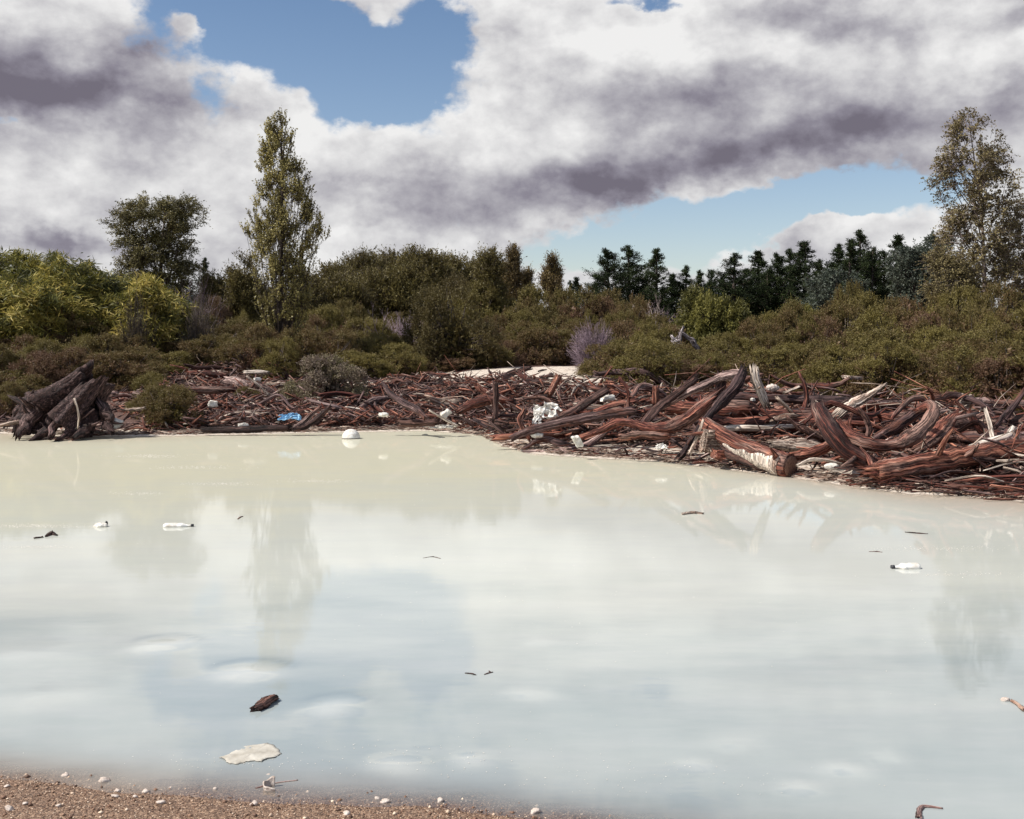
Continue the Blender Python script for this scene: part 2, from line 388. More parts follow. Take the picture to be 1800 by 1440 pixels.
# ------------------------------------------------------------------ wood shapes
def catmull(P_, n):
    P_ = np.asarray(P_, float); K = len(P_)
    if K == 2: t = np.linspace(0,1,n)[:,None]; return P_[0]*(1-t)+P_[1]*t
    E = np.vstack([2*P_[0]-P_[1], P_, 2*P_[-1]-P_[-2]])
    out = []
    for t in np.linspace(0, K-1, n):
        i = min(int(t), K-2); f = t-i; a,b,c,d = E[i:i+4]
        out.append(.5*((2*b)+(-a+c)*f+(2*a-5*b+4*c-d)*f*f+(-a+3*b-3*c+d)*f**3))
    return np.array(out)
def sweep(g, pts, rad, seg=14, n=None, flute=.16, seed=0, twist=1.0, jag=.9, flat=1.0, wob=.08, cut=False, stubs=0):
    r = np.random.default_rng(seed+1000)
    pts = np.asarray(pts, float); rad = np.asarray(rad, float)
    Ltot = np.linalg.norm(np.diff(pts,axis=0),axis=1).sum()
    if seg >= 14: seg = 34
    if n is None: n = int(np.clip(Ltot/max(rad.mean(),.01)*1.6, 8, 44))
    C = catmull(pts, n); R = catmull(np.repeat(rad[:,None],3,1), n)[:,0]
    R = np.maximum(R, .004)
    C = C + np.cumsum(r.normal(size=(n,3)),axis=0)*0 + r.normal(size=(n,3))*R[:,None]*wob
    T = nrm(np.gradient(C, axis=0))
    a = np.zeros((n,3)); up = np.array([0,0,1.]) if abs(T[0,2])<.85 else np.array([1.,0,0])
    a[0] = nrm(np.cross(T[0], up))
    for i in range(1,n): a[i] = nrm(a[i-1]-T[i]*np.dot(a[i-1],T[i]))
    b = np.cross(T, a)
    S = np.concatenate([[0], np.cumsum(np.linalg.norm(np.diff(C,axis=0),axis=1))])
    th = np.arange(seg)*2*math.pi/seg
    prof = np.zeros((n,seg)); tw = twist*S/(max(Ltot,.1))
    for kf in (2,3,5,8,11,14):
        ph_ = r.uniform(0,6.28); am = r.uniform(.4,1)/(1+kf*.05); aa_ = kf*(th[None,:]+tw[:,None])+ph_
        prof += am*(np.cos(aa_) if kf < 5 else 1.27-2*np.abs(np.sin(aa_/2)))
    ln = catmull(np.repeat(r.normal(size=(max(4,n//4),1)),3,1), n)[:,0]
    rr = R[:,None]*(1+flute*prof*.55+r.normal(size=(n,seg))*flute*.12)*(1+.09*ln[:,None])
    dirv = a[:,None,:]*np.cos(th)[None,:,None]+b[:,None,:]*(flat*np.sin(th))[None,:,None]
    Vv = C[:,None,:]+rr[...,None]*dirv
    if not cut:
        for e, sg in ((0,-1),(n-1,1)):
            Vv[e] += T[e][None,:]*(sg*R[e]*jag*r.uniform(-.6,2.2,(seg,1))); 
    else:
        Vv[0] += T[0][None,:]*(-R[0]*jag*r.uniform(-.6,2,(seg,1)))
    capc = np.stack([C[0]+T[0]*R[0]*(.5 if jag else 0), C[-1]-T[-1]*R[-1]*(.5 if (jag and not cut) else 0)])
    off = r.uniform(0,40)
    guv = np.zeros((n,seg,3)); guv[...,0] = off+rr*np.cos(th); guv[...,1] = rr*np.sin(th); guv[...,2] = S[:,None]+off
    idx = np.arange(n*seg).reshape(n,seg); nx = np.roll(idx,-1,axis=1)
    Q = np.stack([idx[:-1],nx[:-1],nx[1:],idx[1:]],-1).reshape(-1,4)
    c0, c1 = n*seg, n*seg+1
    Tr = [(c0,nx[0,j],idx[0,j]) for j in range(seg)]+[(c1,idx[-1,j],nx[-1,j]) for j in range(seg)]
    g.add(np.vstack([Vv.reshape(-1,3),capc]), Q, np.array(Tr), .5, np.vstack([guv.reshape(-1,3),[[off,0,off],[off,0,off+S[-1]]]]))
    for _ in range(stubs):
        i = r.integers(2, n-2); ang = r.uniform(0,6.28); dv = nrm(a[i]*math.cos(ang)+b[i]*math.sin(ang)+T[i]*r.uniform(-.6,.6)+np.array([0,0,.3]))
        l = R[i]*r.uniform(1.6,4.5)
        sweep(g, [C[i], C[i]+dv*l*.6, C[i]+dv*l+r.normal(size=3)*R[i]*.3], [R[i]*.38,R[i]*.25,R[i]*.1], 6, 5, .2, seed+_+7, 0, .5)
    return C, R, T

def pxpath(pts, D):
    """photo pixels with one or several distances to world points"""
    Ds = np.interp(np.linspace(0,1,len(pts)), np.linspace(0,1,len(np.atleast_1d(D))), np.atleast_1d(D))
    return np.array([P(a,b,d) for (a,b),d in zip(pts,Ds)]), Ds
NS = [0]
def hero(name, label, cat, pts, rpx, D, mat='red', flute=.2, jag=.9, flat=1.0, stubs=0, seg=16, cut=False, group=None, wob=.05, twist=.45):
    NS[0] += 1
    W, Ds = pxpath(pts, D)
    rp = np.interp(np.linspace(0,1,len(pts)), np.linspace(0,1,len(rpx)), rpx)
    R = rp*Ds/F
    base = W.mean(axis=0)
    g = Geo(); C, Rr, T = sweep(g, W-base, R, seg, None, flute, NS[0]*13, twist, jag, flat, wob, cut, stubs)
    o = link(name, g.mesh(name, WD[mat], True), None, base)
    tag(o, label, cat, group)
    return o, C, Rr, T

def drape(name, label, cat, px, py, w, h, D, mat, seed, lean=.75, hole=.35):
    r = np.random.default_rng(seed); c = P(px,py,D); w_, h_ = w*D/F, h*D/F
    nu, nv = 54, 36; U, V_ = np.meshgrid(np.linspace(-1,1,nu), np.linspace(-1,1,nv))
    def nz(fr, n=6):
        return sum(np.sin((U*math.cos(a)+V_*math.sin(a)*.8)*fr*f+p)/f**.6 for a,f,p in zip(r.uniform(0,6.28,n), r.uniform(.6,2.6,n), r.uniform(0,6.28,n)))/n**.5
    fold = (1-np.abs(nz(7)))*.09*w_ 
    X = U*w_*.5+nz(6)*w_*.03; up = V_*h_*.5+nz(6)*h_*.08
    Pn = np.stack([X, up*(1-lean)*1.2-fold, up*(.5+.5*lean)+fold*.6-.18*h_*U**2], -1)
    keep = (nz(6)+r.normal(size=U.shape)*.08 < 1.1-hole) & (np.abs(U)**2.4+np.abs(V_)**2.4+.45*nz(4) < .92)
    i = np.arange(nu*nv).reshape(nv,nu); kq = keep[:-1,:-1]&keep[1:,1:]&keep[1:,:-1]&keep[:-1,1:]
    Q = np.stack([i[:-1,:-1],i[:-1,1:],i[1:,1:],i[1:,:-1]],-1)[kq]
    used, inv = np.unique(Q, return_inverse=True)
    o = link(name, mk(name, Pn.reshape(-1,3)[used], inv.reshape(-1,4), None, mat, None, True), None, c)
    o.modifiers.new('thick','SOLIDIFY').thickness = .008
    return tag(o, label, cat)

# right hand log pile --------------------------------------------------
o, C, R, T = hero('cut_log', 'thick sawn log with peeled white flank and round cut end at the water edge', 'log',
     [(1241,746),(1285,774),(1338,799),(1390,821)], [11,16,20,21], [21.3,20.2,19.3], 'red', .06, .4, cut=True, stubs=3, seg=20)
# cut face + bleached patch as parts
g = Geo(); e = C[-1]; t = T[-1]; a_ = nrm(np.cross(t,[0,0,1.])); b_ = np.cross(t,a_)
th = np.arange(28)*2*math.pi/28
rings = []
for q, f in ((0,.92),(.015,.9),(.02,.5),(.02,0.02)):
    rings.append(e+t*(q+.004)+R[-1]*f*(a_*np.cos(th)[:,None]*(1)+b_*np.sin(th)[:,None]))
Vv = np.array(rings); idx = np.arange(4*28).reshape(4,28); nx = np.roll(idx,-1,1)
g.add(Vv.reshape(-1,3), np.stack([idx[:-1],nx[:-1],nx[1:],idx[1:]],-1).reshape(-1,4))
link('cut_face', g.mesh('cut_face', mat_plain('sawn_end', (.10,.05,.035), (.24,.13,.09), 30, .8)), o)
g = Geo()
ii = range(len(C)//3, len(C)-1)
W_ = []
for n_, i in enumerate(ii):
    row = []
    aa = nrm(np.cross(T[i],[0,0,1.])); bb = np.cross(aa, T[i])
    w = .35+.95*(n_/len(ii))**1.5+.12*math.sin(n_*1.7)
    for q in np.linspace(-1,1,7):
        an = math.radians(-38+18*n_/len(ii))+q*w*1.0
        row.append(C[i]+R[i]*1.07*(aa*math.cos(an)+bb*math.sin(an)))
    W_.append(row)
W_ = np.array(W_); idx = np.arange(W_.shape[0]*7).reshape(-1,7)
g.add(W_.reshape(-1,3), np.stack([idx[:-1,:-1],idx[:-1,1:],idx[1:,1:],idx[1:,:-1]],-1).reshape(-1,4))
pp = link('peeled_strip', g.mesh('peeled_strip', WD['pale'], True), o); pp['label'] = 'bleached barkless strip along the log'
sm = pp.modifiers.new('thick','SOLIDIFY'); sm.thickness = .02

hero('driftwood_log','long heavy red log sloping down to a shattered root end beside the water','log',
     [(1528,829),(1560,826),(1640,812),(1720,799),(1800,787),(1920,768)],[11,20,20,18,16,15],[17.6,17.8,18.4],'red',.14,1.2,stubs=5,seg=22)
hero('driftwood_log','upright splintered trunk curving down into the U-shaped limb','log',
     [(1437,716),(1450,742),(1466,768),(1488,792),(1524,813)],[12,15,16,15,14],[19.3,18.6,18.4],'red',.16,1.1,stubs=1,seg=22,twist=.5)
hero('curved_limb','great U-shaped red limb rising to a hooked bleached tip','driftwood limb',
     [(1472,742),(1492,766),(1525,781),(1566,783),(1600,771),(1628,747),(1642,722),(1634,712),(1612,722)],[9,11,11,11,12,13,10,8,6],[19.3,18.6,18.6,18.8,19.2],'red',.2,.8,seg=20,twist=.6)
hero('driftwood_limb','weathered straight limb running up behind the hooked limb','driftwood limb',
     [(1538,772),(1572,752),(1605,730),(1632,715)],[6,9,9,7],[19.8,20.2],'grey',.22)
hero('driftwood_limb','red forked limb propped under the right side of the hooked limb','driftwood limb',
     [(1612,790),(1640,770),(1664,746),(1682,728)],[10,12,11,6],[19.0,19.8],'red',.2,1.5,stubs=2)
hero('driftwood_log','long thin dark log crossing the back of the pile','log',
     [(1283,697),(1400,702),(1500,706),(1600,712),(1660,718)],[8,8,9,8,6],[25.5,25,24],'grey',.12,stubs=6)
hero('driftwood_log','smooth reddish log in the back of the pile left of the splintered trunk','log',
     [(1258,728),(1330,730),(1410,730),(1500,726)],[10,11,9,7],[24,23.5],'red',.1)
hero('driftwood_log','thickest brown log lying level behind the splintered trunk','log',
     [(1250,748),(1340,748),(1430,745),(1520,739),(1590,734)],[14,16,15,14,12],[23.2,22.6],'red',.1,stubs=3)
hero('driftwood_plank','thin split rail on top of the log pile behind the bleached strut','plank',
     [(1288,689),(1350,690),(1425,692)],[4,5,4],26,'red',.1,flat=.5)
hero('driftwood_log','broad sawn-looking brown log under the forked arch','log',
     [(1182,716),(1240,719),(1310,722)],[14,17,16],[24.2,23.6],'red',.07)
hero('arched_limb','pale arched limb forming the peak of the pile','driftwood limb',
     [(1150,722),(1182,705),(1212,689),(1240,676),(1272,662),(1306,656)],[4,5,6,6,7,6],[23.2,22.8,22.4],'grey',.2)
hero('forked_limb','weathered forked limb falling from the peak to the sand','driftwood limb',
     [(1304,657),(1292,680),(1268,706),(1246,731),(1226,758),(1210,782),(1198,800)],[8,10,9,8,7,6,6],[22.2,21.6,21.2],'grey',.25,1.4,stubs=2)
hero('driftwood_limb','short knotty limb bridging the arch and the fork','driftwood limb',
     [(1268,664),(1266,680),(1256,697),(1240,706)],[8,8,6,4],[22.7],'grey',.3,stubs=2)
hero('sinuous_log','long sinuous red trunk sweeping up to the right under the arch','log',
     [(1022,768),(1058,756),(1090,742),(1120,747),(1148,754),(1176,752),(1204,740),(1230,721),(1254,701)],[4,6,7,8,10,11,12,12,11],[22.8,22.2,22.0],'red',.18,1.4,seg=18,stubs=1)
hero('driftwood_limb','dark limb leaning up left of the arch with a split tip','driftwood limb',
     [(1121,762),(1138,738),(1160,714),(1184,696),(1220,669)],[5,7,7,7,6],[22.3,23],'dark',.22,1.6)
hero('driftwood_log','long grey log running out of the pile toward the cream shore','log',
     [(1114,722),(1050,731),(990,743),(932,757),(903,769)],[8,9,8,7,5],[23.6,24],'grey',.12,seg=14)
hero('driftwood_log','dark log slanting behind the long grey log','log',
     [(1064,688),(1026,711),(1000,727),(966,742)],[6,8,7,5],[25,24.6],'dark',.15)
hero('bleached_strut','bleached strut standing against the pile right of the arch','driftwood limb',
     [(1326,662),(1333,680),(1343,706)],[8,8,6],[22.3],'pale',.25,1.6,stubs=2)
hero('driftwood_limb','small dark limb joining the arch tip to the bleached strut','driftwood limb',
     [(1296,676),(1312,667),(1338,659)],[5,5,3],[22.6],'grey',.2)
hero('splintered_limb','pale sharp splintered limb pointing up over the middle of the pile','driftwood limb',
     [(1480,723),(1505,708),(1530,694),(1556,675)],[8,8,6,1.5],[22.6],'pale',.3,1.6)
hero('driftwood_plank','short pale plank leaning between the back logs','plank',
     [(1366,699),(1378,711),(1391,724)],[7,7,7],[23],'pale',.05,.2,.4)
hero('driftwood_plank','small pale plank end on the rail behind the pile','plank',
     [(1380,690),(1405,680)],[6,5],[25.2],'pale',.05,.3,.4)
hero('bleached_stick','thin white stick leaning beside the forked limb','stick',
     [(1236,740),(1226,768),(1213,796)],[2.5,3,3],[21.0],'pale',.15)
hero('driftwood_log','fat half-buried pinkish log behind the sawn log','log',
     [(1362,781),(1400,785),(1445,788)],[8,13,10],[20.3],'pale',.12,seg=16)
hero('driftwood_limb','red limb crossing under the splintered trunk','driftwood limb',
     [(1398,802),(1425,797),(1455,785),(1470,770)],[7,9,9,7],[19.6],'red',.2)
hero('bent_stick','white bent stick arching over the sand by the sawn log','stick',
     [(1403,818),(1424,809),(1450,809),(1480,815)],[2.5,4,3.5,2],[19.0],'pale',.1,seg=10)
hero('driftwood_limb','hooked limb rising from the right edge logs','driftwood limb',
     [(1706,727),(1717,746),(1742,764),(1800,771),(1860,774)],[4,7,9,9,8],[20],'red',.2,1.5,stubs=1)
hero('driftwood_limb','low red limb right of the hooked limb','driftwood limb',
     [(1648,773),(1690,770),(1734,763)],[6,8,6],[20.2],'red',.2)
hero('driftwood_limb','knotty dark limb above the low red limb','driftwood limb',
     [(1668,752),(1690,743),(1715,752),(1745,757)],[5,8,6,4],[20.8],'dark',.25,stubs=2)
hero('driftwood_stick','grey forked stick poking up near the right edge','stick',
     [(1752,748),(1762,735),(1774,722)],[4,4,3],[20.6],'grey',.2)
hero('driftwood_log','grey log along the back right under the dark bushes','log',
     [(1690,704),(1750,709),(1830,712)],[7,8,7],[24.5],'grey',.15,stubs=2)
hero('driftwood_log','orange log at the back right edge below the grey log','log',
     [(1712,742),(1760,740),(1840,735)],[6,8,8],[22],'red',.12)
hero('driftwood_log','dark fallen log stretching right above the heavy red log','log',
     [(1730,762),(1790,754),(1870,742)],[8,9,9],[21],'dark',.15)
hero('driftwood_limb','dark bowed limb behind the curve of the U-shaped limb','driftwood limb',
     [(1510,718),(1522,735),(1528,752),(1526,768)],[3,5,5,4],[20.6],'dark',.25)
hero('driftwood_limb','twisted root limb left of the splintered trunk','driftwood limb',
     [(1385,734),(1402,750),(1420,758),(1446,771)],[3,4,6,5],[20.8],'dark',.3,stubs=3)
hero('driftwood_stick','short upright reddish stick inside the U-shaped limb','stick',
     [(1497,730),(1493,745),(1499,760)],[2,3,4],[19.6],'red',.2)
hero('driftwood_log','dark log half sunk in sand beneath the sawn log','log',
     [(1272,794),(1310,808),(1352,826)],[9,9,6],[20.5,19.7],'dark',.15)
hero('bent_stick','orange bent branch standing at the left tip of the log pile','stick',
     [(920,722),(913,737),(921,755),(931,771)],[2.5,4,4.5,4],[24.2],'red',.15)
hero('driftwood_post','upright dark post in the heap left of the white rag','post',
     [(871,678),(872,708),(870,739)],[4.5,5,6],[26.8],'dark',.12)
hero('driftwood_block','orange split block leaning in the heap below the pale sand','driftwood block',
     [(982,662),(974,677),(964,693)],[10,11,11],[28],'red',.12,.3,.6)
hero('driftwood_post','brown stub post standing before the round green bush','post',
     [(1153,679),(1153,694),(1153,711)],[6,6,6],[25.5],'red',.08,.2)
hero('driftwood_limb','long pinkish curved branch lying down the middle heap','driftwood limb',
     [(672,672),(684,690),(706,707),(731,720),(748,735)],[2,4,5,6,3.5],[28.5,27.5],'grey',.2)
hero('driftwood_limb','pale forked branch slanting to the water right of the blue bag','driftwood limb',
     [(562,716),(545,731),(528,746),(508,755)],[2.5,4,4.5,3],[28.4],'grey',.2)
hero('driftwood_limb','dark branch slanting to the water right of the pale forked branch','driftwood limb',
     [(580,715),(562,733),(540,748),(522,754)],[2.5,5,5,4],[28.2],'dark',.2)
hero('bleached_stick','straight white stick pointing at the water right of the middle heap','stick',
     [(756,722),(778,735),(802,748)],[1.5,2,2],[27.8],'pale',.1)
hero('driftwood_limb','orange curved limb in the heart of the middle heap','driftwood limb',
     [(808,722),(834,709),(866,703),(900,705)],[6,8,7,4],[28.5],'red',.2)
hero('driftwood_log','long flat brown log at the waterline of the left heap','log',
     [(360,756),(430,755),(505,752)],[5,6,5],[28.3],'dark',.1)
hero('driftwood_log','short dark log at the waterline of the middle heap','log',
     [(708,745),(735,744),(765,743)],[6,6,5],[28.2],'dark',.1)
hero('driftwood_log','level reddish log high on the left heap','log',
     [(318,684),(360,686),(408,684)],[6,7,5],[32],'red',.12)
hero('bleached_log','whitish log on the crest of the left heap','log',
     [(432,655),(450,654),(470,655)],[3,4,3],[36],'pale',.1)
hero('bleached_log','pale log lying on the open pale sand','log',
     [(897,668),(930,668),(962,667)],[3.5,4,3],[36],'pale',.12)
hero('driftwood_log','dark log on the crest of the pale sand','log',
     [(888,659),(910,653),(932,648)],[3.5,4,3],[39],'dark',.15)
hero('driftwood_limb','knotted dark limb in front of the sinuous log','driftwood limb',
     [(1095,768),(1130,765),(1172,768)],[5,7,6],[21.8],'red',.15)
hero('bleached_stick','thin white curved stick among left heap sticks','stick',
     [(435,662),(455,678),(472,694)],[2,2,2],[33],'pale',.1)

def box_thing(name, label, cat, px, py, w, h, D, mat, tilt=0, depth=None, yaw=.4, bev=.12):
    c = P(px, py, D); w_, h_ = w*D/F, h*D/F; dp = depth or max(w_*.6, .08)
    bpy_me = bpy.data.meshes.new(name)
    import bmesh
    bm = bmesh.new(); bmesh.ops.create_cube(bm, size=1)
    bmesh.ops.subdivide_edges(bm, edges=bm.edges, cuts=3, use_grid_fill=True)
    r = random.Random(int(px*7+py))
    ph = [r.uniform(0,6) for _ in range(6)]
    for v in bm.verts:
        v.co.x *= w_; v.co.y *= dp; v.co.z *= h_
        v.co += Vector((math.sin(v.co.z*14/h_*.2+ph[0])*w_*.07, r.uniform(-1,1)*dp*.05, math.sin(v.co.x/w_*5+ph[1])*h_*.10))
        v.co += Vector((r.uniform(-1,1)*w_*.035, 0, r.uniform(-1,1)*h_*.05))
    bmesh.ops.bevel(bm, geom=[e for e in bm.edges if e.is_manifold and len(e.link_faces)==2 and e.calc_face_angle(0)>.9], offset=min(w_,h_,dp)*bev, segments=2, affect='EDGES')
    bm.to_mesh(bpy_me); bm.free(); bpy_me.materials.append(mat)
    o = link(name, bpy_me, None, c); o.rotation_euler = (r.uniform(-.2,.2), tilt, yaw)
    if mat in WD.values():
        n = len(bpy_me.vertices); co = np.zeros(n*3, dtype=np.float32); bpy_me.vertices.foreach_get('co', co)
        co = co.reshape(-1,3)[:, [1,2,0]]
        bpy_me.attributes.new('guv','FLOAT_VECTOR','POINT').data.foreach_set('vector', np.ascontiguousarray(co).ravel())
    return tag(o, label, cat)
def crumple(name, label, cat, px, py, w, h, D, mat, seed=0, flat=.35, tilt=0, amp=.5):
    """a crumpled sheet or bag: closed, folded lump with ragged outline"""
    r = np.random.default_rng(seed+50)
    c = P(px, py, D); w_, h_ = w*D/F/2, h*D/F/2
    nu, nv = 36, 18
    u = np.arange(nu)*2*math.pi/nu; v = np.linspace(.02, math.pi-.02, nv)
    U, Vv = np.meshgrid(u, v)
    d = np.stack([np.sin(Vv)*np.cos(U), np.sin(Vv)*np.sin(U), np.cos(Vv)],-1)
    rr = np.ones(U.shape)
    for i in range(9):
        q = nrm(r.normal(size=3)); f = r.uniform(3,9); rr += (amp*.24*np.abs(np.sin(d@q*f+r.uniform(0,6)))-amp*.12)*(3.5/f)**.5
    X = d*rr[...,None]*np.array([w_, w_*.6, h_])
    ct, st = math.cos(tilt), math.sin(tilt)
    X = np.stack([X[...,0]*ct+X[...,2]*st, X[...,1], -X[...,0]*st+X[...,2]*ct],-1)
    i = np.arange(nu*nv).reshape(nv,nu); nx = np.roll(i,-1,1)
    Q = np.stack([i[:-1],i[1:],nx[1:],nx[:-1]],-1).reshape(-1,4)
    top = nu*nv
    V2 = np.vstack([X.reshape(-1,3), X[0].mean(0), X[-1].mean(0)])
    T_ = [(top, i[0,j], nx[0,j]) for j in range(nu)]+[(top+1, nx[-1,j], i[-1,j]) for j in range(nu)]
    o = link(name, mk(name, V2, Q, np.array(T_), mat), None, c)
    return tag(o, label, cat)

box_thing('wood_slab','pink broad split slab standing on the sand left of the sawn log','wood slab',1249,777,34,38,20.9,WD['pale'],.05,.25,.2)
box_thing('wood_slab','brown squared block lying at the foot of the pink slab','wood slab',1266,798,26,15,20.5,WD['red'],.04,.3,.2)
box_thing('wood_slab','white upright sawn plank end at the back right of the pile','wood slab',1696,706,18,24,23,WD['pale'],.1,.08,.1)
box_thing('foam_block','white block by the waterline under the left heap','foam block',427,749,17,9,28.4,MFOAM,.1)
box_thing('foam_block','white block high in the left heap beside a small bush','foam block',375,710,15,10,30.2,MFOAM,-.1)
box_thing('foam_block','white chip on the crest of the left heap','foam block',452,667,12,6,34,MFOAM,.1)
box_thing('foam_block','white split block tilted up in the middle heap','foam block',784,727,17,10,28,MFOAM,-.7)
box_thing('foam_block','pale brick-shaped block in the heap under the round green bush','foam block',1068,700,22,9,25.5,MFOAM,-.1)
0 and box_thing('foam_block','pale slab lying flat on the open sand above the heap','foam block',1020,672,40,8,33,MSHEET,-.3,1.2)
box_thing('foam_block','small white block on the back log near the bleached strut','foam block',1323,704,7,7,24,MFOAM,0)
box_thing('plastic_crate','white box leaning in the sticks at the tip of the log pile','plastic box',1015,776,13,22,22.2,MW,-.5)
box_thing('wood_slab','pale board on a rise behind the log pile','wood slab',1500,664,30,6,28.5,WD['pale'],.03,.3)
drape('plastic_rag','torn white plastic rag draped over the heap left of the logs','plastic sheet',960,722,56,32,24.4,MW,3)
drape('plastic_rag','small torn white rag drooping below the larger rag','plastic sheet',944,736,18,22,24.3,MW,8)
drape('plastic_bag','crumpled pale blue plastic bag on the left heap','plastic bag',510,733,40,17,28.2,MBLUE,14,.4,.1)
drape('plastic_rag','white plastic scrap at the waterline in front of the sinuous log','plastic scrap',1163,785,26,14,21.5,MW,5,.3,.2)
crumple('plastic_rag','white plastic scrap under the end of the long grey log','plastic scrap',944,765,20,9,23.9,MW,6)
crumple('plastic_rag','white crumpled plastic right of the leaning stump','plastic scrap',201,744,24,14,28,MW,7,amp=.9)
crumple('plastic_rag','small white scrap lying in the middle heap','plastic scrap',674,729,16,7,28.2,MW,9)
drape('plastic_rag','white smear of plastic on the shore below the middle heap','plastic scrap',778,751,46,9,27.9,MFOAM,10,.1,.2)
crumple('boulder','grey rounded rock behind the bleached strut','rock',1358,682,20,12,26,MSTONE,11)
crumple('squashed_bottle','pale squashed plastic bottle on the sand by the bent white stick','plastic bottle',1462,820,24,11,18.8,MFOAM,12,amp=.4)

# ------------------------------------------------------------------ the leaning stump
def stump():
    c = hit(120, 742)
    D = 27.6; base = P(124, 750, D)
    root = empty('tree_stump', base)
    tag(root, 'huge hollow grey stump leaning right with splayed roots at the left shore', 'tree stump')
    s = D/F
    A0 = np.array([-22*s, .1, 12*s]); A1 = np.array([34*s, .35, 82*s])
    r = np.random.default_rng(4)
    n, seg = 30, 96
    ax = nrm(A1-A0); e1 = nrm(np.cross(ax,[0,1,0])); e2 = np.cross(ax,e1)   # e1 ~ screen plane, e2 ~ depth
    th = np.arange(seg)*2*math.pi/seg
    Vv = np.zeros((n,seg,3)); guv = np.zeros((n,seg,3))
    fl = sum(np.cos(kf*th+r.uniform(0,6.28))*a for kf,a in ((3,.10),(5,.16),(8,.09),(13,.06),(21,.04)))
    rimh = 1+.16*np.cos(2*th+1.0)+.10*np.cos(5*th+2)+r.uniform(-.07,.07,seg)
    notch = np.exp(-((np.angle(np.exp(1j*(th-NOTCH))))/.17)**2)*.42+np.exp(-((np.angle(np.exp(1j*(th-NOTCH+1.2))))/.1)**2)*.15
    rimh = rimh - notch
    for i in range(n):
        t = i/(n-1)
        R = (72*(1-t)**1.7+44*(1-(1-t)**1.7)-4*t)*s
        tt = t*rimh
        cen = A0[None]+(A1-A0)[None]*tt[:,None]
        k = 1+fl*(1.25-.6*t)+.05*wig(th*5+t*2,np.full(seg,t*3.0),1.5,22)+.03*np.sin(th*31+3*t)+r.normal(size=seg)*.008
        Vv[i] = cen+R*k[:,None]*(e1*np.cos(th)[:,None]*.82+e2*np.sin(th)[:,None])
        guv[i] = np.stack([R*np.cos(th),R*np.sin(th),tt*1.6],-1)
    # inner wall
    Vi = A0+(Vv-A0); cenl = A0+(A1-A0)*np.linspace(0,1,n)[:,None]
    Vi = Vv+(cenl[:,None,:]-Vv)*.28
    allV = np.concatenate([Vv.reshape(-1,3), Vi.reshape(-1,3)])
    idx = np.arange(n*seg).reshape(n,seg); nx = np.roll(idx,-1,1)
    Q = [np.stack([idx[:-1],nx[:-1],nx[1:],idx[1:]],-1).reshape(-1,4)]
    o2 = n*seg; Q.append((np.stack([idx[:-1],idx[1:],nx[1:],nx[:-1]],-1).reshape(-1,4))+o2)
    Q.append(np.stack([idx[-1],nx[-1],nx[-1]+o2,idx[-1]+o2],-1)); Q.append(np.stack([nx[0],idx[0],idx[0]+o2,nx[0]+o2],-1))
    g = Geo(); g.add(allV, np.concatenate(Q), None, .5, np.concatenate([guv.reshape(-1,3)]*2))
    link('trunk_shell', g.mesh('trunk_shell', WD['stump'], False), root)
    roots = [([(-58,48),(-70,30),(-77,10),(-84,-6)],[17,14,11,6],-.3),([(-48,40),(-54,20),(-60,2),(-64,-10)],[17,14,10,6],-.7),([(-30,22),(-44,2),(-56,-6),(-68,-10)],[12,10,6,3],-.6),
             ([(-10,20),(-22,-2),(-32,-12),(-38,-18)],[14,11,8,4],-.8),([(18,20),(20,2),(14,-10),(8,-18)],[15,10,6,3],-.9),
             ([(40,22),(44,6),(40,-6),(36,-12)],[14,10,7,4],-.8),([(60,30),(72,14),(74,2),(86,-8)],[13,10,7,4],-.4),
             ([(-62,52),(-84,34),(-100,16),(-118,2)],[13,11,8,4],.2),([(0,40),(2,22),(-6,4),(2,-10)],[12,9,7,5],-1.0)]
    for q,(pp,rr,dy) in enumerate(roots):
        g = Geo(); pts = np.array([[a*s, dy*(j/3+.2), b*s] for j,(a,b) in enumerate(pp)])
        sweep(g, pts, np.array(rr)*s, 12, 14, .3, 300+q, 1, 1.0, wob=.15, stubs=2)
        link('root', g.mesh('root', WD['stump'], True), root)
    g = Geo(); pts = np.array([[36*s,-1.05,52*s],[43*s,-1.12,38*s],[45*s,-1.1,20*s],[40*s,-1.0,2*s]])
    sweep(g, pts, np.array([2,1.8,1.6,1.2])*s, 8, 12, .1, 9, 0, .2)
    h = link('hanging_root', g.mesh('hanging_root', WD['pale'], True), root); h['label'] = 'thin pale root hanging down the front'
NOTCH = 4.5
stump()
for k_, (pts, rp, D, mt, lb) in enumerate([
    ([(20,738),(48,728),(78,716),(100,700)],[3,4,4,3],27.6,'dark','dark stick propped on the left roots of the stump'),
    ([(0,748),(30,742),(52,738)],[3,4,3],27.2,'pale','pale stick at the left edge below the stump roots'),
    ([(100,762),(128,756),(150,748)],[2,2.5,2],27.0,'pale','pale stick in front of the stump base'),
    ([(168,746),(172,740),(175,735)],[2,4,2.5],27.6,'pale','short white shard standing right of the stump'),
    ([(215,721),(235,720),(254,717)],[2,3,2],28.6,'pale','pale broken lath between the stump and the dark bush'),
    ([(219,757),(240,752),(262,756)],[1.5,1.8,1.5],27.6,'red','thin orange bowed stick below the dark bush')]):
    hero('driftwood_stick', lb, 'stick', pts, rp, D, mt, .15)

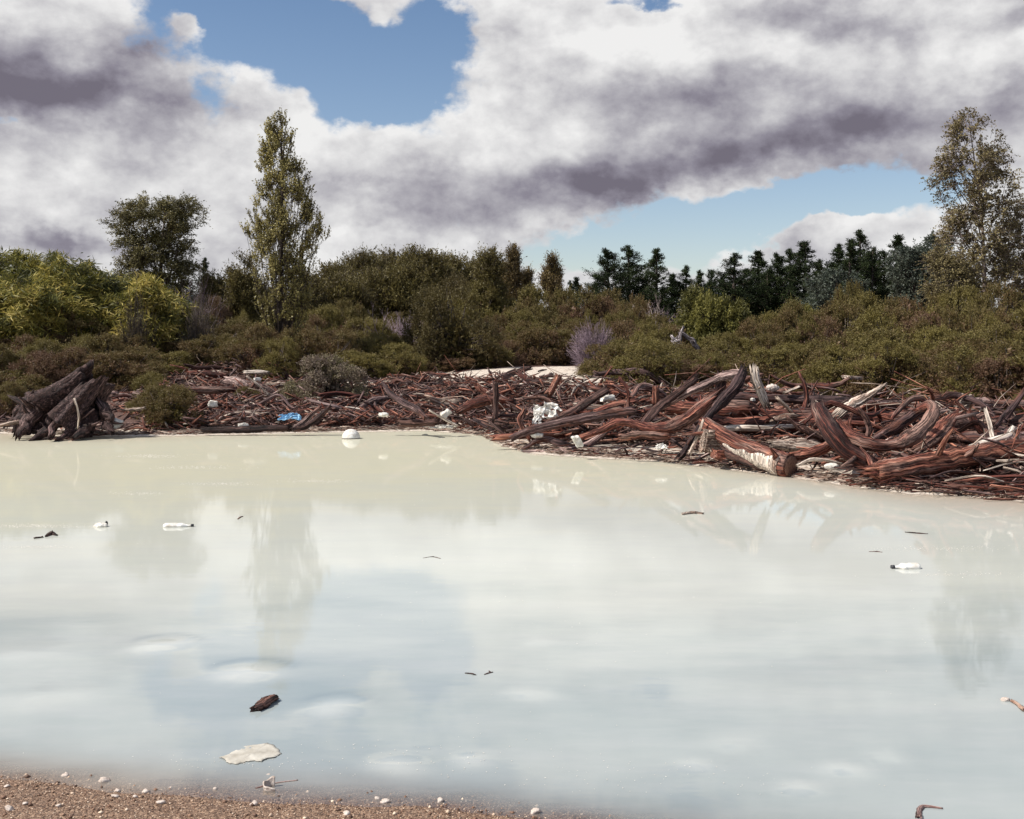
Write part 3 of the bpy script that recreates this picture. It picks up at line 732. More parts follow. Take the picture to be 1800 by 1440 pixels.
# ------------------------------------------------------------------ random driftwood: individuals
def shortstick(seed, kind):
    r = np.random.default_rng(seed); g = Geo()
    L = 1.0
    if kind == 'stick':
        pts = np.array([[-.5,0,0],[-.17,r.normal()*.05,r.normal()*.05],[.17,r.normal()*.07,r.normal()*.06],[.5,r.normal()*.06,r.normal()*.08]])
        rad = np.array([.022,.034,.036,.02])*r.uniform(.7,1.3); sweep(g, pts, rad, 8, 12, .2, seed, 1, 1.4, wob=.12, stubs=int(r.integers(0,2)))
    elif kind == 'thin':
        pts = np.array([[-.5,0,0],[-.17,r.normal()*.06,r.normal()*.04],[.17,r.normal()*.06,r.normal()*.04],[.5,r.normal()*.06,r.normal()*.05]])
        sweep(g, pts, np.array([.008,.012,.012,.005]), 6, 12, .15, seed, 1, 1, wob=.1, stubs=int(r.integers(0,2)))
    elif kind == 'chunk':
        pts = np.array([[-.5,0,0],[0,r.normal()*.04,r.normal()*.05],[.5,0,r.normal()*.06]])
        sweep(g, pts, np.array([.08,.10,.085])*r.uniform(.7,1.2), 12, 12, .28, seed, 1, 1.2, flat=r.uniform(.5,1), stubs=1)
    elif kind == 'bent':
        pts = np.array([[-.5,0,-.1],[-.2,r.normal()*.08,.05],[.15,r.normal()*.1,.12],[.42,r.normal()*.1,-.02],[.55,0,-.22]])
        sweep(g, pts, np.array([.02,.04,.045,.035,.02])*r.uniform(.7,1.1), 9, 16, .25, seed, 1, 1.3, wob=.1, stubs=2)
    elif kind == 'plank':
        pts = np.array([[-.5,0,0],[0,0,r.normal()*.02],[.5,r.normal()*.03,0]])
        sweep(g, pts, np.array([.05,.06,.05])*r.uniform(.6,1.1), 8, 9, .12, seed, .3, 1.2, flat=.3)
    return g
VAR = {}
sd = 700
for kind in ('stick','thin','chunk','bent','plank'):
    VAR[kind] = []
    for mname in ('red','red','dark','grey','pale','red','grey','grey'):
        sd += 1; VAR[kind].append((shortstick(sd, kind).mesh('driftwood_'+kind, WD[mname], True), mname))
CW = {'red':'rust red','dark':'dark brown','grey':'weathered grey brown','pale':'bleached pale'}
KW = {'stick':('driftwood_stick','stick','driftwood stick'),'thin':('thin_stick','stick','thin stick'),'chunk':('driftwood_chunk','driftwood chunk','stubby chunk of driftwood'),
      'bent':('bent_branch','driftwood branch','bent knobbly branch'),'plank':('broken_board','broken board','broken flat board')}
ZN = [(150,'around the leaning stump'),(330,'right of the leaning stump'),(450,'on the left part of the left heap'),(560,'on the left heap near the blue bag'),
      (680,'left of the long pinkish branch'),(800,'left of the upright dark post'),(900,'around the upright dark post'),(1010,'around the torn white rag'),
      (1150,'in front of the round green bush'),(1300,'below the arched limb'),(1430,'behind the sawn log'),(1560,'around the splintered trunk'),(1690,'beside the hooked limb'),(3000,'at the right edge of the pile')]
def pileh(px):
    return float(np.interp(px, [0,200,350,550,640,800,900,1000,1150,1300,1500,1700,1900],[.1,.12,.4,.35,.35,.62,.7,.6,.6,.7,.6,.6,.5]))
DT = lambda x: float(np.interp(x,[a for a,_ in DEBT],[b for _,b in DEBT]))
SHP = lambda x: float(np.interp(x,[a for a,_ in SHORE_PX],[b for _,b in SHORE_PX]))
def place_stick(kind, px, py, scale, yaw, pitch, lift, where=None, pick=None):
    v = VAR[kind][random.randrange(len(VAR[kind])) if pick is None else pick]
    w = hit(px, py)
    nm, cat, wd = KW[kind]
    o = link(nm, v[0], None, (w[0], w[1], w[2]+lift))
    o.scale = (scale, scale*random.uniform(.8,1.25), scale*random.uniform(.8,1.25))
    o.rotation_euler = (random.uniform(0,6.28), pitch, yaw)
    z = where or next(t for lim,t in ZN if px < lim)
    lab = f'{CW[v[1]]} {wd} {z}'
    return tag(o, lab, cat, lab+'s' if False else 'loose pieces: '+lab)
random.seed(21)
for i in range(235):
    px = random.choice([random.uniform(300,900), random.uniform(300,900), random.uniform(600,1150), random.uniform(0,260), random.uniform(900,1800), random.uniform(1150,1800)])
    t, b = DT(px)+6, SHP(px)-9
    if px > 1150: t += 25; b -= 26
    f = random.random()**.8
    py = t+(b-t)*f
    if 40<px<225 and random.random()<.5: py = max(py, 745)
    kind = random.choice(['stick','stick','plank','bent','chunk','plank','bent','chunk'])
    sc_ = {'stick':random.uniform(.9,2.3),'bent':random.uniform(.7,1.7),'chunk':random.uniform(.5,1.3),'plank':random.uniform(.7,1.7)}[kind]*(1 if px>230 else .7)
    yaw = random.gauss(0,.55) if random.random()<.75 else random.uniform(0,3.14)
    place_stick(kind, px, py, sc_, yaw, random.gauss(0,.18)+(random.choice([-1,1])*random.uniform(.5,.9) if random.random()<.15 and sc_<1.3 else 0), pileh(px)*random.uniform(.15,1)*min(1,(py<b-8)*1+.3))
for i in range(52):
    px = random.uniform(1560,1830); py = SHP(px)-random.uniform(4,38)
    place_stick('thin', px, py, random.uniform(.8,1.9), random.gauss(.1,.45), random.gauss(0,.07), random.uniform(.03,.16), 'in the bundle of sticks on the right shore')
for i in range(22):
    px = random.uniform(890,1330); py = SHP(px)-random.uniform(3,20)
    place_stick(random.choice(['thin','stick']), px, py, random.uniform(.5,1.2), random.gauss(0,.5), random.gauss(0,.06), random.uniform(.03,.1), 'on the shore below the log pile')

# the uncountable rest: splinters, chips and twigs
def litter(name, label, n, area, Lr, Rr, mats, lift, seed, tilt=.25):
    r = np.random.default_rng(seed)
    PX, C = [], []
    while len(C) < n:
        px, py, w = area(r)
        if w is None: continue
        C.append(w+np.array([0,0,lift(px)*r.uniform(0,1)*(.35+1.1*float(np.clip(.5+wig(w[0],w[1],1.6,12),0,1)))]))
    C = np.array(C)
    L = r.uniform(*Lr, n)**1.0; yaw = r.normal(0,.7,n); pit = r.normal(0,tilt,n)
    d = np.stack([np.cos(yaw)*np.cos(pit), np.sin(yaw)*np.cos(pit), np.sin(pit)],-1)
    bend = r.normal(size=(n,3))*L[:,None]*.05
    P3 = np.stack([C-d*L[:,None]*.5, C+bend, C+d*L[:,None]*.5],1)
    R = r.uniform(*Rr, n)[:,None]*np.array([[.7,1,.4]])
    g = Geo(); tubes(g, P3, R, 4)
    o = link(name, g.mesh(name, WD[mats]))
    return tag(o, label, 'litter', kind='stuff')
def area_heap(r):
    px = r.choice([r.uniform(250,900), r.uniform(560,1150), r.uniform(-60,1860)]); t, b = DT(px), SHP(px)-(7 if px<880 else 22)
    py = t+(b-t)*r.uniform(0,1)**.85
    return px, py, hitf(px, py)
def area_shore(r):
    px = r.uniform(-60,1860); py = SHP(px)-abs(r.normal(0,9 if px>880 else 4))-1
    return px, py, hitf(px, py)
def area_bundle(r):
    px = r.uniform(1540,1900); py = SHP(px)-r.uniform(2,42)
    return px, py, hitf(px, py)
# fast lookup of the terrain under a pixel
_pxs = np.arange(-80,1921,20.); _pys = np.arange(640,916,3.)
_tab = np.array([[hit(a,b)[1] for b in _pys] for a in _pxs])
def hitf(px, py):
    i = np.clip((px+80)/20, 0, len(_pxs)-1.01); j = np.clip((py-640)/3, 0, len(_pys)-1.01)
    i0, j0 = int(i), int(j); a, b = i-i0, j-j0
    D = _tab[i0,j0]*(1-a)*(1-b)+_tab[i0+1,j0]*a*(1-b)+_tab[i0,j0+1]*(1-a)*b+_tab[i0+1,j0+1]*a*b
    x = (px-900)/F*D
    if D > 60: return None
    return np.array([x, D, float(terrain(x, D))])
litter('driftwood_litter','rust red splinters and chips filling the driftwood heaps',2900,area_heap,(.15,1.0),(.008,.036),'red',lambda p: pileh(p)*.8,31,.42)
litter('driftwood_litter','dark brown bark splinters filling the driftwood heaps',3400,area_heap,(.12,.9),(.012,.04),'dark',lambda p: pileh(p)*.7,32,.4)
litter('driftwood_litter','grey weathered splinters filling the driftwood heaps',2100,area_heap,(.12,.9),(.008,.034),'grey',lambda p: pileh(p)*.9,33,.4)
litter('bleached_litter','pale bleached chips scattered through the heaps',1500,area_heap,(.06,.4),(.01,.032),'pale',lambda p: pileh(p)*.85,34,.4)
def area_spl(r):
    px = r.choice([r.uniform(940,1850), r.uniform(1100,1850), r.uniform(320,1000)]); t, b = DT(px)+(4 if px<1000 else 26), SHP(px)-(12 if px<880 else 28)
    return px, (py := t+(b-t)*r.uniform(0,1)), hitf(px, py)
litter('splinter_litter','long thin bleached splinters jutting from the heaps',330,area_spl,(.35,1.5),(.006,.014),'pale',lambda p: pileh(p)*1.05,41,.55)
litter('splinter_litter','long thin rust red splinters jutting from the heaps',330,area_spl,(.4,1.8),(.007,.018),'red',lambda p: pileh(p)*1.05,42,.5)
litter('shore_twigs','cream coloured twigs and flakes along the waterline',3200,area_shore,(.08,.45),(.005,.014),'pale',lambda p: .04,35,.08)
litter('shore_twigs','red brown twigs and flakes along the waterline',600,area_shore,(.08,.5),(.005,.014),'red',lambda p: .05,37,.08)
litter('stick_bundle_litter','thin reddish twigs matted on the right shore',500,area_bundle,(.3,1.1),(.004,.011),'red',lambda p: .12,36,.07)

# ------------------------------------------------------------------ vegetation
def dome_pts(n, rx, ry, h, r, inner=.70, lump=.34, zmin=-.12):
    """points in the outer shell of a lumpy dome"""
    lobes = nrm(r.normal(size=(9,3))*np.array([1,1,.8])+np.array([0,0,.3]))
    amp = r.uniform(-.6,1,9)
    d = nrm(r.normal(size=(n*3,3))); d = d[d[:,2]>zmin][:n]
    k = 1+lump*sum(a*np.exp(-np.sum((d-l)**2,axis=1)/.22) for a,l in zip(amp,lobes))
    t = r.uniform(inner,1,len(d))**.7
    Pn = d*(k*t)[:,None]*np.array([rx,ry,h])
    return Pn, d
def shrub_meshes(seed, rx=1.25, h=1.9, ncl=330, leaf=.058, w=.025, mat='scrub', upr=.45, spread=.55, ntw=8, nl=12, tlen=.42, droop=0, tb=(0,1), bark='bark'):
    global rng
    rng = np.random.default_rng(seed); r = rng
    # sub-crowns sitting on a dome, each a small dome of sprays
    nl_ = 17
    LC, ld = dome_pts(nl_, rx*.84, rx*.82, h*.84, r, .8, .2, -.02); nl_ = len(LC)
    LR = r.uniform(.24,.44,nl_)*rx
    lo = r.integers(0, nl_, ncl); dd = nrm(r.normal(size=(ncl,3))+ld[lo]*1.1+np.array([0,0,.35]))
    C = LC[lo]+dd*(LR[lo]*r.uniform(.75,1.05,ncl))[:,None]*np.array([1,1,.85])
    d = dd; ltint = r.uniform(*tb, nl_)[lo]
    C[:,2] = np.maximum(C[:,2], .03); C += r.normal(size=C.shape)*.03
    g = Geo(); gt = Geo()
    tn = np.clip(ltint*.65+.35*r.uniform(*tb, len(C)), 0, 1)
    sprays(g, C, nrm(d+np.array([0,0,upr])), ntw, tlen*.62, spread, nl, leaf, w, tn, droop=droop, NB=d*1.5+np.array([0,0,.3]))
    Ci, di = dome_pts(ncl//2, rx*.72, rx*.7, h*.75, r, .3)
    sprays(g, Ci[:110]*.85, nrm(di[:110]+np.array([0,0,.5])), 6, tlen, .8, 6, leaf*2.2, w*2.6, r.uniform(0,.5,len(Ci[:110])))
    k = 46
    ends = C[:k]; b0 = np.stack([r.normal(0,.08,len(ends)), r.normal(0,.08,len(ends)), np.zeros(len(ends))],-1)
    mid = b0*.5+ends*.5+np.array([0,0,.12])*h+r.normal(size=ends.shape)*.06
    tubes(gt, np.stack([b0,mid,ends],1), np.array([[.035,.02,.008]]).repeat(len(ends),0), 4)
    return g.mesh('foliage', LF[mat]), gt.mesh('stems', WD[bark])
def put_plant(name, ms, loc, s, rz, label, cat, group=None, parts=('foliage','stem')):
    root = empty(name, loc, rz, s if isinstance(s, tuple) else (s,s,s))
    for pn, me in zip(parts, ms): link(pn, me, root)
    return tag(root, label, cat, group)

SHR = [shrub_meshes(40+i, tb=(.15,1) if i%3 else (0,.6), leaf=.05 if i%2 else .06) for i in range(8)]
SKY = [(-300,560),(0,565),(100,550),(250,540),(400,525),(470,560),(560,530),(640,535),(705,545),(730,562),(860,562),(885,525),(980,512),(1050,520),(1130,535),(1195,570),(1300,568),(1330,540),(1400,530),(1480,518),(1600,525),(1700,505),(1800,515),(2200,520)]
BASE = [(-300,705),(0,702),(60,690),(230,684),(300,655),(450,642),(530,646),(620,668),(700,664),(780,652),(900,643),(1050,640),(1085,668),(1180,690),(1270,684),(1400,690),(1500,700),(1650,712),(1800,735),(2200,745)]
LMK = [(60,'at the left edge under the bamboo'),(180,'behind the leaning stump'),(300,'right of the leaning stump'),(400,'below the willow-like tree'),(520,'around the foot of the poplar'),
       (640,'behind the grey bush'),(760,'below the feathery evergreen grove'),(880,'below the dome-shaped bush'),(1000,'behind the pale sand'),(1120,'behind the purple twiggy bush'),(1240,'around the grey snag'),
       (1370,'above the arched limb'),(1500,'above the long back logs'),(1640,'above the U-shaped limb'),(3000,'under the birches at the right edge')]
RW = ['in the front of the thicket','in the second rank of the thicket','in the middle of the thicket','high in the thicket','along the crest of the thicket']
ip = lambda tab, x: float(np.interp(x,[a for a,_ in tab],[b for _,b in tab]))
random.seed(77)
NR = 5
for row in range(NR):
    px = -170.0+random.uniform(0,60)
    while px < 1980:
        base, top = ip(BASE, px), ip(SKY, px)
        w0 = hit(px, base); D = w0[1]+.9+row*random.uniform(2.2,2.8)+(row**1.6)*.5
        x = (px-900)/F*D; zg = float(terrain(x, D))
        ytop = base-(base-top)*((row+2.0)/(NR+1.0))**.62 + random.gauss(0,9)
        if 425<px<555 and D<42: ytop = max(ytop, 585)
        ht = CAMH+(HZ-ytop)/F*D-zg
        ht = max(ht, .7)
        wid = random.uniform(72,120)*(34/D)*F/2000
        wm = max(wid*D/F/2*1.38, .6)
        
        m_ = random.choice(SHR)
        lm = next(t for lim,t in LMK if px < lim)
        lab = f'scrub bush {RW[row]} {lm}'
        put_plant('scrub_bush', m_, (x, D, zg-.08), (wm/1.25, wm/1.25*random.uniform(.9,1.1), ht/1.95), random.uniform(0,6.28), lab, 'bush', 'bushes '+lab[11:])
        px += wid*random.uniform(.6,.85)

def special(px, basey, topy, wpx, label, ms, name='bush', Dadd=0, cat='bush', D=None):
    w = hit(px, basey) if D is None else None
    Dd = (w[1]+Dadd) if D is None else D
    x = (px-900)/F*Dd; zg = float(terrain(x, Dd))
    ht = CAMH+(HZ-topy)/F*Dd-zg; wm = wpx*Dd/F/2
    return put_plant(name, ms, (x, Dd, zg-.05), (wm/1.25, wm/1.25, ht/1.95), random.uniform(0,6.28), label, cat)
GREY = shrub_meshes(90, mat='greytwig', tb=(0,1), upr=.8, spread=.45, leaf=.055, w=.03, bark='bark', ncl=480)
DK = shrub_meshes(91, mat='kanuka', tb=(0,.45), spread=.5, upr=.3, leaf=.05, w=.02, ncl=520)
GRN = shrub_meshes(92, mat='scrub', tb=(.55,1), leaf=.05, spread=.6)
GRN2 = shrub_meshes(93, mat='scrub', tb=(.45,.9), leaf=.05, spread=.6)
BRT = shrub_meshes(94, mat='bright', leaf=.09, w=.035, ntw=8, tlen=.5, upr=.2, spread=.5)
BRN = shrub_meshes(95, mat='scrub', tb=(0,.35), leaf=.05)
special(450,650,572,100,'olive bush hiding the left side of the poplar base',GRN2,D=43)
special(528,652,578,104,'brownish bush hiding the right side of the poplar base',BRN,D=42.6)
special(488,654,596,80,'low olive bush directly before the poplar trunk',GRN,D=41.6)
special(578,703,618,128,'rounded grey brown bush standing alone between the left and middle heaps',GREY,Dadd=-.6)
special(294,752,676,118,'dark brown bush leaning over the shore right of the stump',BRN)
special(270,722,655,84,'loose olive bush behind the dark brown shore bush',GRN2)
special(432,706,678,52,'small olive bush growing in the left heap',GRN2)
special(15,735,672,70,'small olive bush at the left edge beside the stump',GRN2)
special(1142,690,598,128,'rounded bright green bush behind the brown stub post',GRN)
special(1250,688,620,90,'green bush directly above the arched limb',GRN2,Dadd=1.0)
special(1425,705,668,80,'low pale bush under the board behind the log pile',BRN)
special(795,610,492,160,'large dome-shaped dark brown bush below the feathery grove',DK,D=47)
special(1252,612,503,128,'bright yellow green tree-bush with layered foliage above the grey snag',BRT,D=45)
special(1395,600,527,90,'upswept yellow olive bush below the grey-green gum',BRT,D=50)
special(1700,700,598,170,'dark round bush above the right edge of the log pile',GRN2,Dadd=1.0)
special(1560,705,600,130,'dark round bush above the splintered limb',GRN2,Dadd=.4)
special(1795,735,690,60,'small olive bush at the right edge of the pile',GRN2,Dadd=-.5)

for q_,(a_,t_,d_,l_) in enumerate([(1600,515,60,'left of the young birch'),(1690,508,58,'under the young birch'),(1765,505,57,'right of the tall birch trunk'),(1850,500,58,'beyond the right edge'),(930,505,62,'under the slim bronze conifer'),(1015,508,62,'under the tiny dark pines'),(1090,512,64,'under the leftmost dark pines'),(845,500,64,'under the right end of the grove')]):
    special(a_,600,t_,110,'tall scrub bush behind the crest '+l_,SHR[q_%8],'scrub_bush',D=d_)
# bare twig bushes
def twigbush(seed, n=1000, rx=1.2, h=1.9):
    r = np.random.default_rng(seed); g = Geo()
    global rng; rng = r
    d = nrm(r.normal(size=(n,3))*np.array([.75,.75,.4])+np.array([0,0,1.05]))
    L = r.uniform(.35,1.05,n)*(1+.18*np.sin(4*np.arctan2(d[:,1],d[:,0])+seed))
    b = r.normal(size=(n,3))*np.array([.22,.22,0]); e = d*L[:,None]*np.array([rx*1.3,rx*1.3,h]); m_ = (b+e)/2+r.normal(size=(n,3))*.05
    tubes(g, np.stack([b,m_,e],1), np.array([[.011,.007,.003]]).repeat(n,0), 3)
    k = 5; t = r.uniform(.4,.95,(n,k)); s0 = b[:,None]+(e-b)[:,None]*t[...,None]; s0 = s0.reshape(-1,3)
    dd = nrm(np.repeat(d,k,0)+.5*r.normal(size=s0.shape)); s1 = s0+dd*r.uniform(.12,.35,(len(s0),1))
    tubes(g, np.stack([s0,s1],1), np.array([[.005,.003]]).repeat(len(s0),0), 3)
    return g.mesh('twigs', WD['twig'])
TB = twigbush(5); TB2 = twigbush(6, 260); TB2.materials.clear(); TB2.materials.append(WD['bark'])
for (px,by,ty,wp,D,lb) in [(1043,636,566,96,43.2,'lilac grey leafless bush standing behind the end of the pale sand'),
                        (1150,630,580,84,47,'lilac leafless bush left of the grey snag'),
                        (712,640,556,80,52,'purple grey leafless bush below the dome-shaped bush'),
                        (350,600,500,96,50,'bare dark twiggy bush below the willow-like tree'),
                        (240,600,508,84,47,'brown bare twiggy bush in front of the bamboo')]:
    x = (px-900)/F*D; zg = float(terrain(x,D)); ht = CAMH+(HZ-ty)/F*D-zg; wm = wp*D/F/2
    o = link('bare_bush', TB2 if px<500 else TB, None, (x,D,zg)); o.scale = (wm/1.3,wm/1.3,ht/1.9); o.rotation_euler = (0,0,px)
    tag(o, lb, 'bare bush')

# --- trees from an outline of crown edges
def crown_tree(name, label, cat, D, axis_px, outline, ncl, mat, bark, ntw, tlen, spread, nl, leaf, w, rise=.5, droop=0, upr=1.0, nlimb=12, r0=.2, shell=.35, tb=(0,1), seed=1, depthk=.9, lean=0, topy=None, basepx=None, limbr=.05, ldir=.6, nbk=1.0):
    """outline: list of (photo row, left px, right px) from top to bottom"""
    global rng; rng = np.random.default_rng(seed); r = rng
    k = D/F
    ax = axis_px
    x0 = (ax-900)*k; zg = float(terrain(x0, D))
    ol = np.array(outline, float)
    hz = CAMH+(HZ-ol[:,0])*k-zg                         # heights above ground (descending)
    xl = (ol[:,1]-ax)*k; xr = (ol[:,2]-ax)*k
    order = np.argsort(hz); hz, xl, xr = hz[order], xl[order], xr[order]
    Ht = hz[-1]
    wgt = (xr-xl); cdfh = np.linspace(hz[0], hz[-1], 200); ww = np.interp(cdfh, hz, wgt)**1.3+.02; cdf = np.cumsum(ww)/ww.sum()
    nk = ncl; ncl = int(ncl*1.7)
    h = np.interp(r.uniform(0,1,ncl), cdf, cdfh)
    L, R_ = np.interp(h,hz,xl), np.interp(h,hz,xr)
    cx, rr = (L+R_)/2, (R_-L)/2
    th = r.uniform(0,6.283,ncl); q = np.sqrt(r.uniform(shell**2,1,ncl))
    lob = 1+.16*np.sin(h*2.6/ max(.6,Ht/8)+3*th+seed)+.1*np.sin(5*th-h*1.7)
    inset = np.maximum(rr*lob-tlen*.25, rr*.3)
    C = np.stack([cx+np.cos(th)*q*inset, np.sin(th)*q*inset*depthk, h-tlen*.5*upr], -1)
    gp = sum(np.sin(C@nrm(r.normal(size=3))*(6.283/(max(.9,Ht*.11)*r.uniform(.7,1.4)))+r.uniform(0,6.28)) for _ in range(5))
    kp = np.argsort(-(gp+r.normal(size=ncl)*.55))[:nk]; C, th, h, ncl = C[kp], th[kp], h[kp], nk
    # limbs
    gt = Geo()
    trunkpts = np.array([[0,0,-.1],[0+r.normal()*.05,0,Ht*.3],[np.interp(Ht*.6,hz,(xl+xr)/2)*.5,0,Ht*.6],[np.interp(Ht*.97,hz,(xl+xr)/2),0,Ht*.97]])
    Ct, Rt, Tt = sweep(gt, trunkpts, np.array([r0,r0*.7,r0*.4,r0*.06]), 10, 24, .1, seed, .5, .1)
    pts = [Ct]; prs = [Rt*.55]
    li = r.choice(ncl, size=min(nlimb,ncl), replace=False)
    LP = []
    for j in li:
        e = C[j]; hb = max(e[2]-(rise*1.6*np.hypot(e[0],e[1])+Ht*.08*r.uniform(.6,1.6)), hz[0]*.5+.1)
        hb = max(hb, Ht*.06)
        bx = np.array([np.interp(hb,Ct[:,2],Ct[:,0]),np.interp(hb,Ct[:,2],Ct[:,1]),hb])
        m_ = bx*.45+e*.55; m_[:2] += (e[:2]-bx[:2])*.12; m_[2] -= (e[2]-hb)*.06
        c3 = catmull(np.array([bx,m_,e]), 12); LP.append(c3)
        pts.append(c3); prs.append(np.linspace(limbr,limbr*.3,12))
    if LP: tubes(gt, np.array(LP), np.tile(np.linspace(limbr,limbr*.25,12),(len(LP),1)), 5)
    A = np.vstack(pts); AR = np.concatenate(prs)
    # twigs from nearest lower skeleton point
    d2 = ((C[:,None,:]-A[None])**2).sum(-1)+np.where(A[None,:,2]>C[:,None,2]-.1*rise, 40, 0)
    nn = d2.argmin(1); s0 = A[nn]; mid = (s0+C)/2; mid[:,2] -= .06*np.abs(C[:,2]-s0[:,2])
    rr0 = np.minimum(AR[nn]*.5, limbr*.5)
    tubes(gt, np.stack([s0,mid,C],1), np.stack([rr0,rr0*.7,rr0*.35],1), 4)
    g = Geo()
    Gd = nrm(np.stack([np.cos(th)*.6, np.sin(th)*.6, np.full(ncl,upr)],-1))
    tn = np.clip(r.uniform(*tb,ncl)*.75+.25*(.5+.5*np.sin(h*1.3+2*th)),0,1)
    sprays(g, C, Gd, ntw, tlen, spread, nl, leaf, w, tn, droop=droop, gt=gt, tr=.008, ldir=ldir, NB=np.stack([np.cos(th)*1.0, np.sin(th)*1.0, np.full(ncl,.75)],-1)*nbk)
    root = empty(name, (x0, D, zg))
    link('crown', g.mesh('crown', LF[mat]), root); link('trunk', gt.mesh('trunk', WD[bark], True), root)
    return tag(root, label, cat)

crown_tree('poplar','tall slender poplar with sparse yellowing leaves left of centre','tree',46,492,
   [(184,486,496),(196,474,512),(212,466,522),(238,462,530),(262,452,532),(300,450,540),(330,448,546),(345,450,564),(362,446,568),(372,430,567),(385,428,567),(405,430,565),(420,438,560),(440,450,552),(470,450,552),(500,454,552),(530,456,540),(560,460,530),(600,462,524),(632,468,516)],
   880,'poplar','bark',5,.48,.22,9,.078,.062,rise=2.4,upr=2.4,nlimb=110,r0=.13,shell=.5,seed=3,limbr=.022,ldir=1.2)
crown_tree('willow_tree','dark spreading tree with flared flat-topped crown behind the bamboo','tree',64,285,
   [(345,318,340),(356,212,350),(380,198,354),(400,205,340),(418,215,325),(440,210,348),(470,215,352),(500,225,340),(530,235,330)],
   560,'willow','bark',8,.7,.6,11,.14,.055,rise=.9,upr=.5,nlimb=22,r0=.22,shell=.35,seed=6,droop=.35,limbr=.05)
crown_tree('birch_tree','tall airy birch with russet leaves and pale trunk near the right edge','tree',46,1727,
   [(190,1690,1706),(215,1675,1735),(245,1662,1750),(275,1650,1765),(310,1645,1790),(340,1655,1785),(370,1665,1780),(400,1650,1790),(430,1655,1800),(470,1660,1800),(500,1665,1790),(520,1680,1770)],
   560,'birch','birchbark',6,.55,.6,9,.085,.065,rise=.6,upr=.45,nlimb=40,r0=.13,shell=.15,seed=9,droop=.35,limbr=.028,ldir=1.2)
crown_tree('birch_tree','second birch partly cut by the right edge behind the tall birch','tree',47.5,1822,
   [(335,1790,1810),(360,1770,1860),(400,1755,1900),(450,1745,1910),(500,1745,1910),(540,1760,1890)],
   420,'birch','birchbark',6,.55,.6,9,.085,.065,rise=.6,upr=.45,nlimb=26,r0=.12,shell=.15,seed=10,droop=.35,limbr=.028,ldir=1.2)
crown_tree('birch_tree','low yellowish young birch at the foot of the tall birch','tree',44,1672,
   [(425,1655,1675),(450,1635,1700),(480,1630,1715),(520,1628,1720),(560,1640,1710)],
   330,'birch','bark',6,.5,.6,9,.07,.05,rise=.6,upr=.5,nlimb=16,r0=.07,shell=.1,seed=12,droop=.2,limbr=.02,tb=(.5,1))
for q,(ax,tp,wl,lb) in enumerate([(1470,480,55,'grey-green rounded gum tree in front of the pines'),(1607,432,44,'blue-green gum tree between the last pine and the birch'),(1645,418,34,'dark green narrow tree just left of the tall birch')]):
    crown_tree('gum_tree',lb,'tree',82+q,ax,[(tp,ax-wl*.3,ax+wl*.3),(tp+18,ax-wl*.85,ax+wl*.8),(tp+45,ax-wl,ax+wl),(tp+80,ax-wl,ax+wl),(tp+120,ax-wl*.8,ax+wl*.8)],
      200,'gum','bark',8,.8,.6,9,.22,.09,rise=.6,upr=.3,nlimb=14,r0=.2,shell=.2,seed=30+q)
# feathery evergreen grove in the middle
GV = [(590,462,36),(636,440,46),(690,446,44),(745,438,46),(795,452,42),(838,462,34),(610,485,40),(715,470,50),(770,478,46),(860,447,18),(668,478,48)]
GL = ['leftmost low','tall domed left','rounded left-centre','highest central','rounded right','rightmost broad','low outer left','front central','front right','slim right-end','front left']
for q,((ax,tp,wl),gl) in enumerate(zip(GV,GL)):
    crown_tree('kanuka_tree',f'{gl} feathery dark evergreen of the central grove','tree',70+(q%3)*3-(5 if q>5 else 0),ax,
      [(tp,ax-wl*.25,ax+wl*.25),(tp+12,ax-wl*.75,ax+wl*.75),(tp+30,ax-wl,ax+wl),(tp+60,ax-wl*1.05,ax+wl*1.05),(tp+95,ax-wl*.9,ax+wl*.9)],
      190,'kanuka','bark',11,1.0,.32,13,.17,.055,rise=1.0,upr=.9,nlimb=12,r0=.18,shell=.3,seed=50+q,tb=(.1,.9))
for q,(ax,tp,wl,bt,lb) in enumerate([(428,448,28,560,'dark feathery evergreen just left of the poplar'),(540,480,36,570,'low dark evergreen just right of the poplar'),(462,500,40,590,'dark evergreen bush under the left side of the poplar'),(380,478,36,570,'olive evergreen bush between the willow-like tree and the poplar'),(575,500,40,590,'olive evergreen between the poplar and the grove')]):
    crown_tree('kanuka_tree',lb,'tree',61+q,ax,[(tp,ax-4,ax+10),(tp+25,ax-wl*.7,ax+wl*.7),(tp+60,ax-wl,ax+wl),(bt,ax-wl,ax+wl)],
      170,'kanuka','bark',11,.9,.3,13,.15,.05,rise=1.0,upr=1.0,nlimb=10,r0=.14,shell=.3,seed=80+q,tb=(.0,.8))
# slim bronze conifers
for q,(ax,tp,wl,bt,lb) in enumerate([(901,428,17,520,'slim bronze conifer with pointed tip right of the grove'),(925,468,11,525,'small bronze conifer beside the slim one'),(882,462,10,520,'stubby bronze conifer left of the slim one'),(971,442,22,525,'broad bronze green conifer between grove and dark pines')]):
    crown_tree('bronze_conifer',lb,'conifer',74+q,ax,[(tp,ax-2,ax+2),(tp+14,ax-wl*.45,ax+wl*.45),(tp+40,ax-wl*.85,ax+wl*.85),(bt,ax-wl,ax+wl)],
      120,'pinebrown','bark',10,.75,.22,12,.17,.05,rise=1.4,upr=1.5,nlimb=12,r0=.12,shell=.1,seed=100+q)
